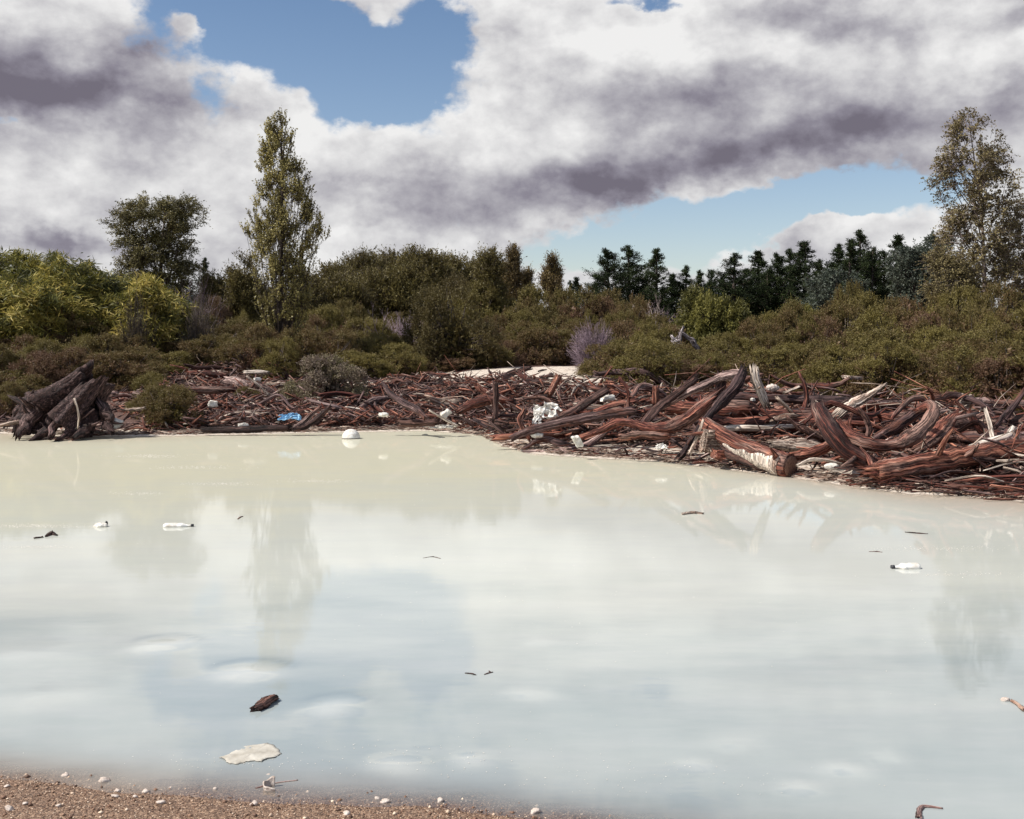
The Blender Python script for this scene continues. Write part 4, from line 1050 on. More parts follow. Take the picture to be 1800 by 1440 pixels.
# bamboo
BB = [(-60,440,70),(15,432,60),(75,437,62),(120,447,55),(165,462,48),(208,474,42),(30,480,70),(100,490,66),(170,505,50),(258,482,40),(-30,500,60),(300,500,34)]
BL = ['outermost left','tall left-edge','tall pointed','second tall','mid-height','lower right','front left-edge','front central','front right','isolated yellow','front corner','small right-hand']
for q,((ax,tp,wl),bl) in enumerate(zip(BB,BL)):
    crown_tree('bamboo_clump',f'{bl} clump of yellow green bamboo at the left','bamboo',52+(q%3)*1.5-(3 if q>5 else 0),ax,
      [(tp,ax-wl*.2,ax+wl*.25),(tp+14,ax-wl*.7,ax+wl*.7),(tp+40,ax-wl,ax+wl),(tp+90,ax-wl,ax+wl),(tp+130,ax-wl*.8,ax+wl*.8)],
      150,'bamboo','bark',6,.75,.45,11,.38,.052,rise=1.2,upr=1.1,nlimb=14,r0=.05,shell=.5,seed=120+q,droop=.5,limbr=.02,tb=(.2,1) if q>5 else (0,.8))

# pines
def pine_meshes(seed, H=12, R=2.3, mat='pine'):
    global rng; rng = np.random.default_rng(seed); r = rng
    g = Geo(); gt = Geo()
    sweep(gt, np.array([[0,0,-.2],[.05,0,H*.4],[0,.05,H*.98]]), np.array([.22,.13,.03]), 8, 16, .08, seed, .5, .1)
    C, Gd, br, TL = [], [], [], []
    z = H*.04
    while z < H*.985:
        f = z/H
        L0 = R*(1-f)**.85*1.3*r.uniform(.8,1.15)+.03; n = int(min(6, 2+L0*1.8+r.integers(0,2)))
        for j in range(n):
            if r.random() < .12: continue
            th = r.uniform(0,6.283); L = L0*r.uniform(.45,1.35)
            e = np.array([math.cos(th)*L, math.sin(th)*L, z+L*r.uniform(.35,.8)])
            b = np.array([0,0,z]); m_ = (b+e)/2-np.array([0,0,.1*L]); br.append([b,m_,e]); TLs = .2+.42*min(1,L/1.1)
            for t in np.arange(.35,1.01,.2 if L>1 else .33):
                p = b*(1-t)**2+2*m_*t*(1-t)+e*t*t
                C.append(p+r.normal(size=3)*.08); Gd.append([math.cos(th)*.5, math.sin(th)*.5, 1.2]); TL.append(TLs)
        z += r.uniform(.22,.5)*(1.1-.35*f)
    for _ in range(3): C.append(np.array([0,0,H*(.91+.03*_)])); Gd.append([0,0,1.]); TL.append(.32)
    C = np.array(C); Gd = nrm(np.array(Gd))
    tubes(gt, np.array(br), np.array([[.045,.03,.015]]).repeat(len(br),0), 4)
    sprays(g, C, Gd, 8, np.array(TL), .36, 9, .18, .048, r.uniform(0,1,len(C)), up=.1, gt=None, NB=Gd*.9)
    return g.mesh('crown', LF[mat]), gt.mesh('trunk', WD['bark'], True)
PN = [pine_meshes(200+i, 12, [2.0,2.5,1.7,2.9][i]) for i in range(4)]
PL = [(1068,433,46,1,'left pine of the leftmost dark pair'),(1106,427,44,0,'right pine of the leftmost dark pair'),(1155,432,30,2,'slender dark pine right of the leftmost pair'),(1045,492,26,0,'small dark pine left of the leftmost pair'),
      (1205,463,30,0,'short dark pine beside the bare tree'),(1180,478,26,2,'low dark pine behind the bare tree'),(1228,472,28,1,'low dark pine right of the bare tree'),(1252,470,30,3,'low dark pine above the yellow green bush'),
      (1290,441,42,0,'first dark pine of the central row, leaning a little'),(1332,437,36,2,'second dark pine of the central row'),(1366,441,40,1,'third dark pine of the central row'),(1390,433,34,0,'fourth dark pine of the central row'),
      (1416,419,38,2,'tallest dark pine of the central row'),(1442,452,34,1,'last low pine of the central row'),(1474,424,40,0,'left shoulder pine of the right cluster'),(1494,415,30,2,'narrow pine beside the tallest one'),
      (1513,399,40,0,'tallest pine of the right cluster'),(1534,430,34,1,'ragged pine right of the tallest one'),(1554,436,38,3,'low pine before the last spire'),(1577,408,34,2,'last pointed spire of the right cluster'),
      (1309,468,40,3,'low dark pine filling the central row'),(1350,470,40,1,'second low pine filling the central row'),(1500,450,46,3,'broad pine in front of the right cluster'),(1270,484,30,1,'small pine at the start of the central row'),
      (1012,484,20,2,'tiny dark pine right of the bronze conifer'),(1003,490,16,0,'tiny dark pine hugging the bronze conifer'),(360,449,16,2,'tiny distant pine right of the willow-like tree'),(1135,480,30,1,'low dark pine left of the bare tree')]
for q,(px,ty,wp,vi,lb) in enumerate(PL):
    D = 96+(q*7)%13; x = (px-900)/F*D; zg = float(terrain(x,D)); ht = CAMH+(HZ-ty)/F*D-zg; wm = wp*D/F
    s = ht/12.3; rx = wm/([2.0,2.5,1.7,2.9][vi]*.68)
    put_plant('pine_tree', PN[vi], (x,D,zg), (rx,rx,s), q*1.3, lb, 'pine', None, ('crown','trunk'))

# bare trees with recursive branching
def bare_tree(seed, H, n0, spread, depth, r0, bark='twig', ang=.5):
    r = random.Random(seed); segs = []
    def grow(p, d, L, rad, k):
        q = p+d*L*.5+np.array([r.gauss(0,.06),r.gauss(0,.06),0])*L; e = q+nrm(d+np.array([r.gauss(0,.15),r.gauss(0,.15),.1]))*L*.5
        segs.append(([p,q,e],[rad,rad*.85,rad*.65]))
        if k == 0: return
        for _ in range(r.choice([2,3])):
            nd = nrm(d+np.array([r.gauss(0,spread),r.gauss(0,spread),r.gauss(.12,spread*.6)])); grow(e if r.random()<.6 else q, nd, L*r.uniform(.55,.85), rad*.6, k-1)
    for _ in range(n0):
        grow(np.array([r.gauss(0,.1),r.gauss(0,.1),0]), nrm(np.array([r.gauss(0,ang),r.gauss(0,ang),1])), H*.42, r0, depth)
    g = Geo(); tubes(g, np.array([s[0] for s in segs]), np.array([s[1] for s in segs]), 5)
    return g
for (px,ty,D,sd_,n0,sp,wdn,nm,lb) in [(1140,490,56,3,5,.45,'birchbark','bare_tree','leafless arching tree with pale stems before the dark pines'),(1180,495,57,8,4,.5,'twig','bare_tree','thin reddish leafless tree right of the pale arching one'),
        (680,522,50,12,2,.35,'twig','dead_tree','small dead white-branched tree in the scrub below the grove'),(1136,548,49,15,5,.6,'birchbark','dead_bush','dead whitish twiggy bush left of the grey snag'),
        (620,528,52,16,2,.5,'birchbark','dead_tree','tiny pale dead stem left of the dead white tree'),(310,470,55,18,7,.3,'twig','bare_tree','leafless upright grey branches under the willow-like tree'),(375,455,58,20,3,.3,'twig','bare_tree','few bare twigs sticking up right of the willow-like tree')]:
    x = (px-900)/F*D; zg = float(terrain(x,D)); ht = CAMH+(HZ-ty)/F*D-zg
    g = bare_tree(sd_, ht*.72, n0, sp, 4, .035); o = link(nm, g.mesh('branches', WD[wdn], True), None, (x,D,zg)); tag(o, lb, 'bare tree')
# grey snag in the scrub
root = empty('grey_snag', P(1202,640,40)); tag(root,'silvery broken snag with clawed limbs sticking out of the scrub','snag')
bs = P(1202,640,40)
for pp, rp, pn in [([(1192,650),(1192,620),(1188,603),(1182,592)],[6,5,4,2],'trunk'),([(1190,612),(1196,594),(1198,584),(1201,576)],[4,4,3,2],'limb'),([(1198,586),(1208,593),(1218,600),(1226,612),(1230,618)],[3,4,4.5,3,1.5],'limb'),([(1192,606),(1186,600),(1181,592)],[5,5,2],'limb')]:
    W_, Ds = pxpath(pp, 39.5); g = Geo(); sweep(g, W_-bs, np.array(rp)*39.5/F, 12, 14, .35, int(pp[0][0]), 1, 1.3, wob=.15, stubs=1)
    link(pn, g.mesh(pn, WD['silver'], True), root)

# distant wooded hill on the left and low ridge
xs = np.linspace(-900,900,200); ys_ = np.array([560,600,660,740,860.])
def hillz(X,Y):
    top = np.interp(X,[-900,-420,-330,-250,-200,-130,0,900],[52,56,50,42,36,26,20,18]); k = np.interp(Y,[560,600,660,740,860],[0,.45,.85,1,.8])
    return top*k+1.2*wig(X,Y,.12,9)*k
V,Q,X,Y,Z = grid(xs, ys_, hillz)
mh, k = material('far_forest'); tc = k.new('ShaderNodeNewGeometry').outputs['Position']
nn = k.noise(tc,.25,5,.6); b = principled(k, k.ramp(nn,[(.35,(.03,.045,.05)),(.65,(.06,.085,.085))]), .9,.1,nn,1,2); k.l.new(b.outputs[0],k.out.inputs[0])  # bluish distance haze worked into the forest colour
tag(link('hills', mk('hills',V,Q,None,mh,None,True)), kind='structure')

# ------------------------------------------------------------------ things afloat and on the near beach
def rel_sweep(name, label, cat, pts, rpx, py0, mat, seg=10, flute=.2, jag=.8, flat=1, stubs=0, sink=.3):
    """piece afloat: pixels on the water surface"""
    NS[0] += 1
    W_ = np.array([W0(a,b) for a,b in pts]); D = W_[:,1].mean(); R = np.array(rpx)*D/F
    W_[:,2] += R.mean()*(1-2*sink)
    c = W_.mean(0); g = Geo(); sweep(g, W_-c, np.interp(np.linspace(0,1,len(pts)),np.linspace(0,1,len(R)),R), seg, None, flute, NS[0]*3, .5, jag, flat, .1, False, stubs)
    return tag(link(name, g.mesh(name, WD[mat], True), None, c), label, cat)
rel_sweep('driftwood_stick','short black waterlogged stick afloat near the front left','stick',[(451,1250),(466,1241),(484,1231)],[7,8,7],0,'dark',12,.35,.8,sink=.15)
rel_sweep('driftwood_stick','tan driftwood piece afloat below the sinuous log','stick',[(1200,905),(1217,903),(1235,904)],[2.5,3.5,2],0,'pale',stubs=1)
rel_sweep('driftwood_stick','dark sliver afloat at the upper right','stick',[(1592,936),(1612,938),(1630,939)],[1.5,2,1.5],0,'dark',sink=.6)
rel_sweep('driftwood_stick','thin dark half-sunk sliver in mid water','stick',[(745,981),(760,979),(774,982)],[1,1.5,1],0,'dark',sink=.7)
rel_sweep('driftwood_stick','small dark piece afloat at the far left','stick',[(60,947),(68,946),(75,945)],[1.5,2,1.5],0,'dark')
rel_sweep('driftwood_stick','dark knob with a long submerged stem afloat at the left','stick',[(80,944),(91,940),(100,942)],[1.5,4,1.5],0,'dark',stubs=1,sink=.2)
rel_sweep('driftwood_stick','small brown twig afloat right of the white bottle','stick',[(418,913),(422,910),(427,908)],[1,1.2,.8],0,'dark')
rel_sweep('driftwood_stick','curved tan stick afloat at the right edge','stick',[(1778,1234),(1786,1238),(1800,1250)],[2.5,3,4],0,'pale',sink=.2)
rel_sweep('driftwood_twig','bent dark twig afloat at the bottom right','twig',[(1615,1438),(1616,1425),(1626,1419),(1655,1422)],[5,4,3,1.5],0,'grey',stubs=1)
rel_sweep('driftwood_twig','faint little twig afloat in the lower middle','twig',[(818,1184),(828,1185),(836,1187)],[1,1.4,1],0,'grey',stubs=1)
rel_sweep('driftwood_twig','faint little forked twig just right of another in the lower middle','twig',[(852,1186),(858,1184),(866,1182)],[1,1.4,1],0,'grey',stubs=1)
rel_sweep('driftwood_stick','dark sliver afloat near the upper middle right','stick',[(1528,970),(1540,970),(1550,971)],[1,1.5,1],0,'dark',sink=.6)
def chip(name,label,cat,px,py,w,h,mat,seed,sink=.3,amp=.6):
    D = W0(px,py)[1]; o = crumple(name,label,cat,px,py,w,h,D,mat,seed,amp=amp); o.location = Vector(W0(px,py))+Vector((0,0,h*D/F*(.5-sink))); return o
chip('wood_chip','small tan chip afloat beside the curved stick at the right edge','wood chip',1767,1232,14,8,MSTONE,41)
chip('foam_scrap','pale foam lump with a dark hole afloat at the left','foam scrap',178,926,22,9,MFOAM,42)
chip('rubber_scrap','small black scrap against the pale foam lump','rubber scrap',187,925,5,9,MDARK,43,.1)
# floating bottles
def bottle(label, px, py, Lp, rp, yaw, dirt=True):
    c = W0(px,py); D = c[1]; L = Lp*D/F; R = rp*D/F
    root = empty('plastic_bottle', c, yaw); tag(root, label, 'plastic bottle')
    n, seg = 16, 20; s = np.linspace(0,1,n); prof = np.interp(s,[0,.04,.1,.68,.82,.86,1],[.55,.9,1,1,.42,.32,.32])
    prof[7:10] *= [.93,.9,.95]
    th = np.arange(seg)*2*math.pi/seg
    V_ = np.stack([np.repeat((s-.5)[:,None]*L,seg,1), R*prof[:,None]*np.cos(th), R*.62*prof[:,None]*np.sin(th)*1.0+R*.22],-1)
    idx = np.arange(n*seg).reshape(n,seg); nx = np.roll(idx,-1,1)
    T_ = [(n*seg,nx[0,j],idx[0,j]) for j in range(seg)]+[(n*seg+1,idx[-1,j],nx[-1,j]) for j in range(seg)]
    Vx = np.vstack([V_.reshape(-1,3),V_[0].mean(0),V_[-1].mean(0)])
    link('body', mk('body',Vx,np.stack([idx[:-1],nx[:-1],nx[1:],idx[1:]],-1).reshape(-1,4),np.array(T_),MW,None,True), root)
    g = Geo(); cx = L*.5
    tubes(g, np.array([[[cx-.001,0,R*.22],[cx+R*.45,0,R*.22]]]), np.array([[R*.4,R*.4]]), 4)
    th = np.arange(12)*2*math.pi/12
    g = Geo(); ring = [np.stack([np.full(12,cx+q),R*.36*k_*np.cos(th),R*.36*k_*np.sin(th)+R*.22],-1) for q,k_ in ((0,1),(R*.5,1),(R*.52,.05))]
    idx = np.arange(36).reshape(3,12); nx = np.roll(idx,-1,1)
    g.add(np.array(ring).reshape(-1,3), np.stack([idx[:-1],nx[:-1],nx[1:],idx[1:]],-1).reshape(-1,4))
    link('cap', g.mesh('cap', MDARK), root)
bottle('white plastic bottle afloat on the right side of the pond', 1594, 999, 46, 11, math.pi+.1)
bottle('flattened white bottle afloat at the left below the willow reflection', 312, 926, 48, 8, .05)
# ball
c = W0(617, 771); Rb = 16*c[1]/F
import bmesh
bm = bmesh.new(); bmesh.ops.create_uvsphere(bm, u_segments=40, v_segments=24, radius=Rb)
me = bpy.data.meshes.new('ball'); bm.to_mesh(me); bm.free(); me.materials.append(MW); me.polygons.foreach_set('use_smooth',[True]*len(me.polygons))
root = empty('float_ball', (c[0],c[1],0)); tag(root,'round white ball half sunk at the far waterline','ball')
link('ball', me, root, (0,0,Rb*.05))
g = Geo(); th = np.arange(41)*2*math.pi/40
for j in range(40):
    pass
ring = np.stack([np.cos(th[:-1]),np.sin(th[:-1]),0*th[:-1]],-1)
R2 = np.array([ring*(Rb*1.0)+[0,0,Rb*.03], ring*(Rb*1.03)+[0,0,Rb*.05], ring*(Rb*1.0)+[0,0,Rb*.09]])
idx = np.arange(120).reshape(3,40); nx = np.roll(idx,-1,1); g.add(R2.reshape(-1,3), np.stack([idx[:-1],nx[:-1],nx[1:],idx[1:]],-1).reshape(-1,4))
s_ = link('seam', g.mesh('seam', WD['dark']), root)

# big pale sheet lying in the shallows
OUT = [(386,1333),(400,1328),(415,1318),(430,1312),(452,1309),(470,1306),(480,1310),(487,1317),(494,1325),(484,1332),(470,1334),(460,1340),(448,1338),(432,1340),(418,1344),(402,1343),(396,1337)]
poly = np.array([W0(a,b)[:2] for a,b in OUT]); cc = poly.mean(0)
poly = np.array([poly[i]*(1-t)+poly[(i+1)%len(poly)]*t for i in range(len(poly)) for t in (0,.25,.5,.75)]); poly = poly+np.random.default_rng(5).normal(size=poly.shape)*.0035; OUT = poly
fr_ = np.linspace(0,1,9); rings = []
for f in fr_[1:]:
    rings.append(np.stack([cc[0]+(poly[:,0]-cc[0])*f, cc[1]+(poly[:,1]-cc[1])*f, .0005+.007*(wig(cc[0]+(poly[:,0]-cc[0])*f*1, cc[1]+(poly[:,1]-cc[1])*f, 22, 4))+.005*(1-f)],-1))
rings = np.array(rings); n_ = len(OUT); idx = np.arange(8*n_).reshape(8,n_); nx = np.roll(idx,-1,1)
V_ = np.vstack([rings.reshape(-1,3),[cc[0],cc[1],.008]]); T_ = [(8*n_, idx[0,j], nx[0,j]) for j in range(n_)]
V_ = V_-np.array([cc[0],cc[1],0])
sh = link('plastic_sheet', mk('plastic_sheet',V_,np.stack([idx[:-1],idx[1:],nx[1:],nx[:-1]],-1).reshape(-1,4),np.array(T_),MSHEET), None, (cc[0],cc[1],0))
sm = sh.modifiers.new('thick','SOLIDIFY'); sm.thickness = .0025
tag(sh,'large dirty white sheet floating flat near the gravel shore','plastic sheet')

# curled bark / shell on the beach
c = W0(478,1386)
g = Geo(); nu, nv = 26, 7
U, Vn = np.meshgrid(np.linspace(math.radians(75),math.radians(300),nu), np.linspace(0,1,nv))
fU = np.linspace(0,1,nu)[None,:]; hh = .052*(1-fU*.75)*(1+.12*np.sin(fU*17))
rr = .036*(1+.12*Vn)*(1+.25*fU)
pts = np.stack([rr*np.cos(U), rr*.8*np.sin(U), hh*Vn-.004],-1); idx = np.arange(nu*nv).reshape(nv,nu)
g.add(pts.reshape(-1,3), np.stack([idx[:-1,:-1],idx[:-1,1:],idx[1:,1:],idx[1:,:-1]],-1).reshape(-1,4))
o = link('bark_curl', g.mesh('bark_curl', MSTONE, True), None, (c[0],c[1],max(0,float(terrain(c[0],c[1])))))
o.modifiers.new('thick','SOLIDIFY').thickness = .007; tag(o,'pale curled cup-like piece standing at the gravel edge','bark curl')
rel_sweep('driftwood_twig','thin grey stick lying in the shallows behind the curled piece','twig',[(450,1386),(485,1377),(522,1372)],[1.2,1.5,.8],0,'grey',sink=.4)

# floating scum and flecks
r = np.random.default_rng(77); cs, rs = [], []
for px,py,wx,wy,n_ in [(265,802,60,3,260),(335,822,90,3,160),(395,851,60,3,200),(60,925,90,4,420),(70,962,60,3,160),(560,846,60,3,160),(245,868,50,3,120),(1640,965,120,5,200),(1690,1010,90,4,120),(420,1340,260,30,90),(760,1330,200,40,70),(1100,1370,400,50,110),(900,1000,900,260,260)]:
    a = np.stack([px+r.normal(0,wx/2,n_), py+r.normal(0,wy/2,n_)],-1)
    for q in a:
        if 775 < q[1] < 1400:
            w_ = W0(*q)
            if terrain(w_[0],w_[1]) < -.02: cs.append(w_); rs.append(r.uniform(.002,.0045)*(w_[1]/7)**.75)
cs = np.array(cs); rs = np.array(rs); th = np.arange(6)*math.pi/3
VV = cs[:,None,:]+np.stack([np.cos(th),np.sin(th),0*th],-1)[None]*(rs[:,None]*r.uniform(.5,1.3,(len(rs),6)))[...,None]
z_ = np.array([wz(np.array([[c_[0]]]),np.array([[c_[1]]]))[0,0] for c_ in cs]); VV[...,2] = (z_+.003)[:,None]
top = np.concatenate([cs*[1,1,0]+np.stack([0*rs,0*rs,z_+.003+rs*.35],-1)],0)
allv = np.vstack([VV.reshape(-1,3), top]); N_ = len(cs)
fa = np.array([[i*6+j, i*6+(j+1)%6, N_*6+i] for i in range(N_) for j in range(6)])
tag(link('scum', mk('scum', allv, None, fa, MFOAM)),'pale scum flecks and streaks floating on the milky pond','scum',kind='stuff')

# beach stones: bigger ones as things, the gravel as stuff
def rock(r, n=1):
    V_ = []
    bm = bmesh.new(); bmesh.ops.create_icosphere(bm, subdivisions=2, radius=1)
    co = np.array([v.co[:] for v in bm.verts]); fa = np.array([[v.index for v in f.verts] for f in bm.faces]); bm.free()
    k = 1+sum(.13*np.sin(co@nrm(r.normal(size=3))*r.uniform(2,6)+r.uniform(0,6)) for _ in range(6))
    return co*k[:,None]*np.array([1,r.uniform(.6,1),r.uniform(.5,.8)]), fa
SL = [(183,1373,9,'pale pitted stone at the wet edge right of a smaller one'),(115,1363,7,'leftmost pale stone lying out in the shallows'),(472,1361,5,'small pale stone just behind the curled piece'),(941,1428,9,'pale stone alone at the bottom middle waterline'),
      (283,1415,7,'grey brown stone at the lower left of the beach'),(17,1433,8,'grey stone in the bottom left corner'),(12,1386,6,'pale stone at the left edge of the beach'),(203,1403,6,'round pale pebble below the pitted stone'),(238,1403,5,'round pale pebble right of its twin'),
      (447,1416,7,'pinkish stone in the middle of the gravel'),(774,1408,7,'pale pebble at the right end of the gravel'),(665,1403,6,'small pebble left of a flat tan stone'),(678,1410,9,'flat tan stone near the waterline'),(256,1392,6,'small tan pebble near the wet edge'),(207,1391,6,'brown pebble between the pitted stone and the round pebbles'),(44,1421,6,'tan pebble near the bottom left corner'),(103,1424,5,'small white pebble at the lower left'),(379,1387,5,'small dark pebble at the wet edge left of the curl'),(610,1433,6,'white pebble at the bottom centre left'),(300,1384,4,'tiny pale pebble in the shallows')]
for q,(px,py,rp,lb) in enumerate(SL):
    r = np.random.default_rng(q+600); co, fa = rock(r)
    c = W0(px,py); z = max(float(terrain(c[0],c[1])),-.012); R = rp*c[1]/F*.95
    o = link('beach_stone', mk('beach_stone', co*R, None, fa, MSTONE), None, (c[0],c[1],z+R*.3)); tag(o, lb, 'stone')
r = np.random.default_rng(900)
n = 15000; X = r.uniform(-4.2,1.6,n); t = r.beta(1.0,1.4,n); Y = nearline(X)+.22-1.15*t
Z = terrain(X,Y); R = r.uniform(.0022,.006,n)*np.where(r.uniform(size=n)<.06,r.uniform(1.5,3.2,n),1)
okm = Z > -.018; X,Y,Z,R = X[okm],Y[okm],Z[okm],R[okm]
oc = np.array([[1,0,0],[-1,0,0],[0,1,0],[0,-1,0],[0,0,1],[0,0,-1.]]); of = np.array([[0,2,4],[2,1,4],[1,3,4],[3,0,4],[2,0,5],[1,2,5],[3,1,5],[0,3,5]])
s3 = r.uniform(.6,1.3,(len(X),6,3)); ang = r.uniform(0,6.28,len(X)); ca, sa = np.cos(ang)[:,None], np.sin(ang)[:,None]
VV = oc[None]*s3*R[:,None,None]; vx, vy = VV[...,0].copy(), VV[...,1].copy(); VV[...,0] = vx*ca-vy*sa; VV[...,1] = vx*sa+vy*ca; VV[...,2] *= .7
VV += np.stack([X,Y,Z+R*.25],-1)[:,None,:]
fa = (of[None]+np.arange(len(X))[:,None,None]*6).reshape(-1,3)
mg, k = material('gravel_stone'); tt = attr(k,'tint'); b = principled(k, k.ramp(tt,[(0,(.05,.026,.018)),(.5,(.22,.12,.075)),(.75,(.34,.22,.145)),(.88,(.72,.56,.42))]), .6,.4); k.l.new(b.outputs[0],k.out.inputs[0])
go = link('gravel', mk('gravel', VV.reshape(-1,3), None, fa, mg, {'tint': np.repeat(r.beta(1.5,1.3,len(X)),6)}, True)); tag(go,'fine brown gravel with pale grains on the near beach','gravel',kind='stuff')

# ------------------------------------------------------------------ light
SAZ, SEL = math.radians(-104), math.radians(50)      # azimuth from the view direction (+Y): from the left, a little behind the camera
sv = Vector((math.sin(SAZ)*math.cos(SEL), math.cos(SAZ)*math.cos(SEL), math.sin(SEL)))
sd_ = bpy.data.lights.new('sun','SUN'); sd_.energy = 5.0; sd_.angle = math.radians(.55); sd_.color = (1,.95,.87)
so = bpy.data.objects.new('sun', sd_); COL.objects.link(so); so.rotation_euler = (-sv).to_track_quat('-Z','Y').to_euler()

w = bpy.data.worlds.new('World'); sc.world = w; w.use_nodes = True; w.node_tree.nodes.clear(); k = NT(w.node_tree)
out = k.new('ShaderNodeOutputWorld'); bg = k.new('ShaderNodeBackground'); bg.inputs['Strength'].default_value = .083; k.l.new(bg.outputs[0], out.inputs[0])
sky = k.new('ShaderNodeTexSky', sky_type='NISHITA'); sky.sun_disc = False; sky.sun_elevation = SEL; sky.sun_rotation = SAZ; sky.air_density = 1.0; sky.dust_density = .6; sky.ozone_density = 1.5
dirv = k.new('ShaderNodeTexCoord').outputs['Generated']
sx = k.new('ShaderNodeSeparateXYZ'); k.l.new(dirv, sx.inputs[0])
az = k.m('ARCTAN2', sx.outputs[0], sx.outputs[1])
el = k.m('DIVIDE', sx.outputs[2], k.m('SQRT', k.m('ADD', k.m('MULTIPLY',sx.outputs[0],sx.outputs[0]), k.m('ADD', k.m('MULTIPLY',sx.outputs[1],sx.outputs[1]), 1e-4))))
cb = k.new('ShaderNodeCombineXYZ'); k.l.new(az, cb.inputs[0]); k.l.new(el, cb.inputs[1]); uv = cb.outputs[0]
cn = k.new('ShaderNodeCombineXYZ'); k.l.new(az, cn.inputs[0]); k.l.new(k.m('MULTIPLY', el, 1.3), cn.inputs[1]); nv_ = cn.outputs[0]
w1 = k.noise(nv_, 5.0, 5, .6, out='Color'); w2 = k.noise(nv_, 26.0, 5, .6, out='Color')
warp = k.vm('ADD', k.vm('SCALE', k.vm('SUBTRACT', w1, (.5,.5,.5)), sc=.085), k.vm('SCALE', k.vm('SUBTRACT', w2, (.5,.5,.5)), sc=.028))
uvw = k.vm('ADD', uv, warp)
def blob(px, py, rx, ry, rot, wt, sock):
    n = k.new('ShaderNodeMapping', vector_type='TEXTURE'); k.l.new(uvw, n.inputs['Vector'])
    a_ = math.atan((px-900)/F); v_ = (HZ-py)/F*math.cos(a_)
    n.inputs['Location'].default_value = (a_, v_, 0); n.inputs['Rotation'].default_value = (0,0,math.radians(-rot)); n.inputs['Scale'].default_value = (rx/F*math.cos(a_)**2, ry/F*math.cos(a_), 1)
    d = k.vm('DOT_PRODUCT', n.outputs[0], n.outputs[0], out=1)
    e = k.m('POWER', .36788, d)
    return k.m('MULTIPLY_ADD', e, wt, sock)
N1 = k.noise(k.vm('ADD', nv_, (3.1,1.7,.4)), 7.0, 9, .58)
# coverage: clouds everywhere in view except the blue windows
vb_ = k.new('ShaderNodeTexVoronoi', feature='SMOOTH_F1'); k.l.new(k.vm('ADD', nv_, k.vm('SCALE', k.vm('SUBTRACT', w1, (.5,.5,.5)), sc=.10)), vb_.inputs['Vector'])
vb_.inputs['Scale'].default_value = 9.5; vb_.inputs['Detail'].default_value = 3.5; vb_.inputs['Roughness'].default_value = .55; vb_.inputs['Smoothness'].default_value = .22; vb_.normalize = True
BIL = k.m('SUBTRACT', .5, vb_.outputs['Distance'])
cov = k.m('MULTIPLY_ADD', k.m('SUBTRACT', N1, .5), 1.5, .86)
cov = k.m('MULTIPLY_ADD', BIL, 1.3, cov)
N3 = k.noise(nv_, 34.0, 6, .62)
cov = k.m('MULTIPLY_ADD', k.m('SUBTRACT', N3, .5), .85, cov)
cov = k.m('SUBTRACT', cov, k.mapr(k.m('ABSOLUTE', az), .75, 1.3, 0, .62, True))  # unseen clouds beside and behind the camera thinned to weaken the fill light
cov = k.m('SUBTRACT', cov, k.mapr(el, .7, 1.1, 0, .45, True))  # likewise thinned overhead, above the frame, for less fill light
for b_ in [(550,62,275,96,0,-1.55),(655,168,118,62,0,-1.25),(800,45,70,50,0,-.5),(400,20,110,60,0,-1.1),(1290,390,320,48,-7,-1.6),(1480,345,160,36,-10,-1.0),(1090,425,140,30,-8,-.6),(1130,2,90,14,0,-.7),(360,200,60,45,30,-.35),(30,235,70,14,0,-.5),
           (620,5,85,44,0,.85),(325,48,40,32,0,1.2),(1465,410,70,34,0,1.2),(1570,430,90,22,0,.6),(880,60,60,60,0,.3),
           (700,-260,500,190,0,-1.2),(1500,-450,500,200,10,-.9),(200,-500,300,150,-20,-.9),(1000,-800,1200,200,0,-.5)]:
    cov = blob(*b_, cov)
alpha = k.mapr(cov, .34, .72, 0, 1, True)
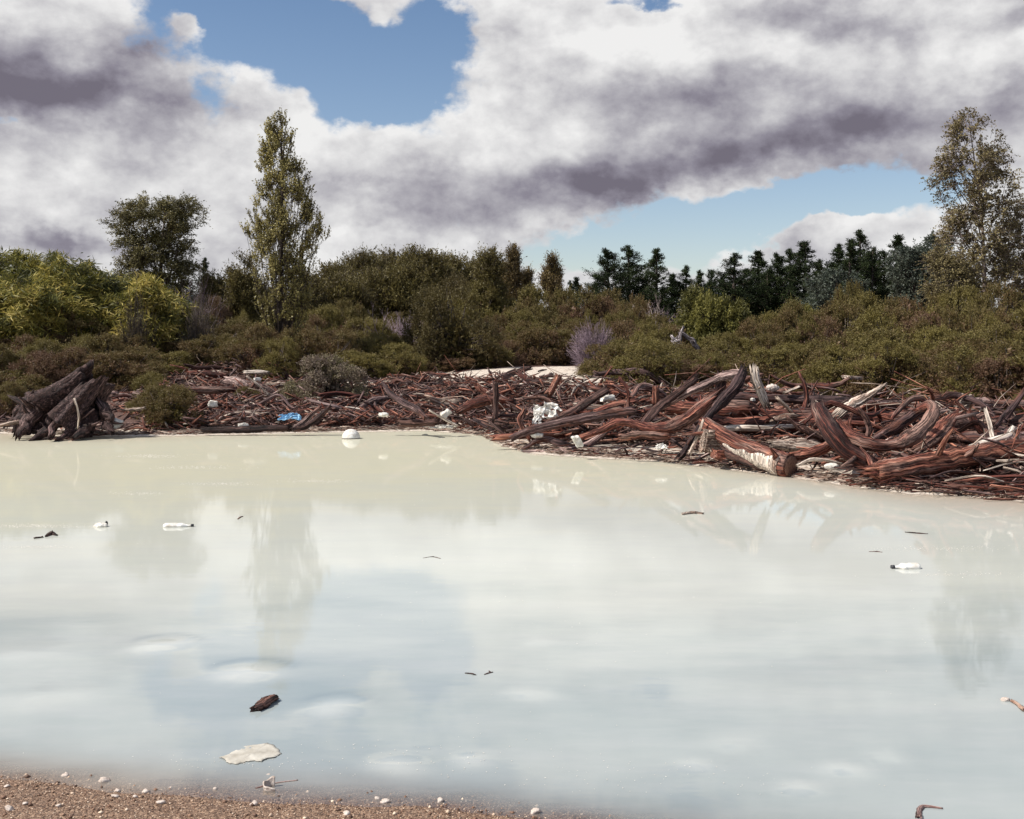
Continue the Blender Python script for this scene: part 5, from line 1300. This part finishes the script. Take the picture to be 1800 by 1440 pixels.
# shade of the cloud bodies
N2 = k.noise(k.vm('ADD', nv_, (8.1,2.2,1.4)), 5.2, 5, .46)
ofs = k.vm('ADD', nv_, (3.1-.012,1.7+.022,.4)); N1b = k.noise(ofs, 7.0, 9, .58)
rel = k.m('MULTIPLY', k.m('SUBTRACT', N1b, N1), 1.8)
sh_ = k.m('ADD', k.m('MULTIPLY_ADD', k.m('SUBTRACT', N2, .5), .6, .53), rel)
sh_ = k.m('MULTIPLY_ADD', BIL, -1.5, sh_)
sh_ = k.m('SUBTRACT', sh_, k.mapr(cov, .45, 1.15, .14, 0, True))
sh_ = k.m('MULTIPLY_ADD', k.m('SUBTRACT', N3, .5), .22, sh_)
for b_ in [(1320,225,400,105,-7,.22),(110,160,230,80,0,.12),(70,185,190,52,-4,.55),(10,110,130,70,0,.35),(250,95,70,60,30,.34),(300,190,160,30,0,.18),
           (1270,290,330,38,-9,.36),(1040,335,190,34,-8,.33),(1480,225,240,45,-8,.35),(1150,160,170,60,0,.28),(1600,300,160,22,-5,.4),(1520,40,150,34,10,.42),(1660,130,60,80,0,.12),(1800,200,80,70,0,.3),(1820,10,60,30,0,.4),
           (120,425,140,18,3,.5),(60,440,100,16,0,.3),(640,360,110,26,0,.38),(760,330,80,30,0,.2),(230,290,120,30,0,.1),(600,395,200,14,0,.25),(280,260,100,20,0,.12),(940,230,60,60,0,.08),(620,30,60,20,0,.25),
           (1130,65,120,50,0,-.25),(1370,90,130,50,0,-.3),(1710,90,100,60,0,-.22),(430,135,110,36,20,-.22),(850,200,110,60,-20,-.22),(60,50,140,40,0,-.2),(560,250,110,50,0,-.12),(1465,400,60,26,0,-.3),(800,290,90,40,0,-.12),(60,330,80,30,0,-.2),(720,400,120,16,0,-.15)]:
    sh_ = blob(*b_, sh_)
cc_ = k.ramp(sh_, [(0,(8.5,8.45,8.4)),(.25,(6.6,6.55,6.65)),(.5,(4.5,4.4,4.75)),(.78,(2.65,2.5,3.0)),(1,(1.7,1.55,1.95))])
skc = k.mix(1.0, sky.outputs[0], k.ramp(el, [(.04,(1.35,1.25,1.22)),(.3,(.95,1.0,1.07))]), 'MULTIPLY')
edge = k.mapr(cov, .30, 1.1, .0, 1, True)
col = k.mix(alpha, skc, cc_)
k.l.new(col, bg.inputs['Color'])
w.cycles.sampling_method = 'MANUAL'; w.cycles.sample_map_resolution = 1024

# ------------------------------------------------------------------ camera and colour
cd = bpy.data.cameras.new('camera'); cam = bpy.data.objects.new('camera', cd); COL.objects.link(cam)
cam.location = (0,0,CAMH); cam.rotation_euler = (math.radians(90),0,0)
cd.sensor_width = 36; cd.lens = 36*F/1800; cd.shift_y = -(720-HZ)/1800; cd.clip_end = 10000; cd.clip_start = .05
sc.camera = cam
sc.view_settings.view_transform = 'Standard'; sc.view_settings.look = 'None'; sc.view_settings.exposure = .3; sc.view_settings.gamma = 1
sc.cycles.max_bounces = 6; sc.cycles.diffuse_bounces = 3; sc.cycles.transparent_max_bounces = 8; sc.cycles.use_denoising = True
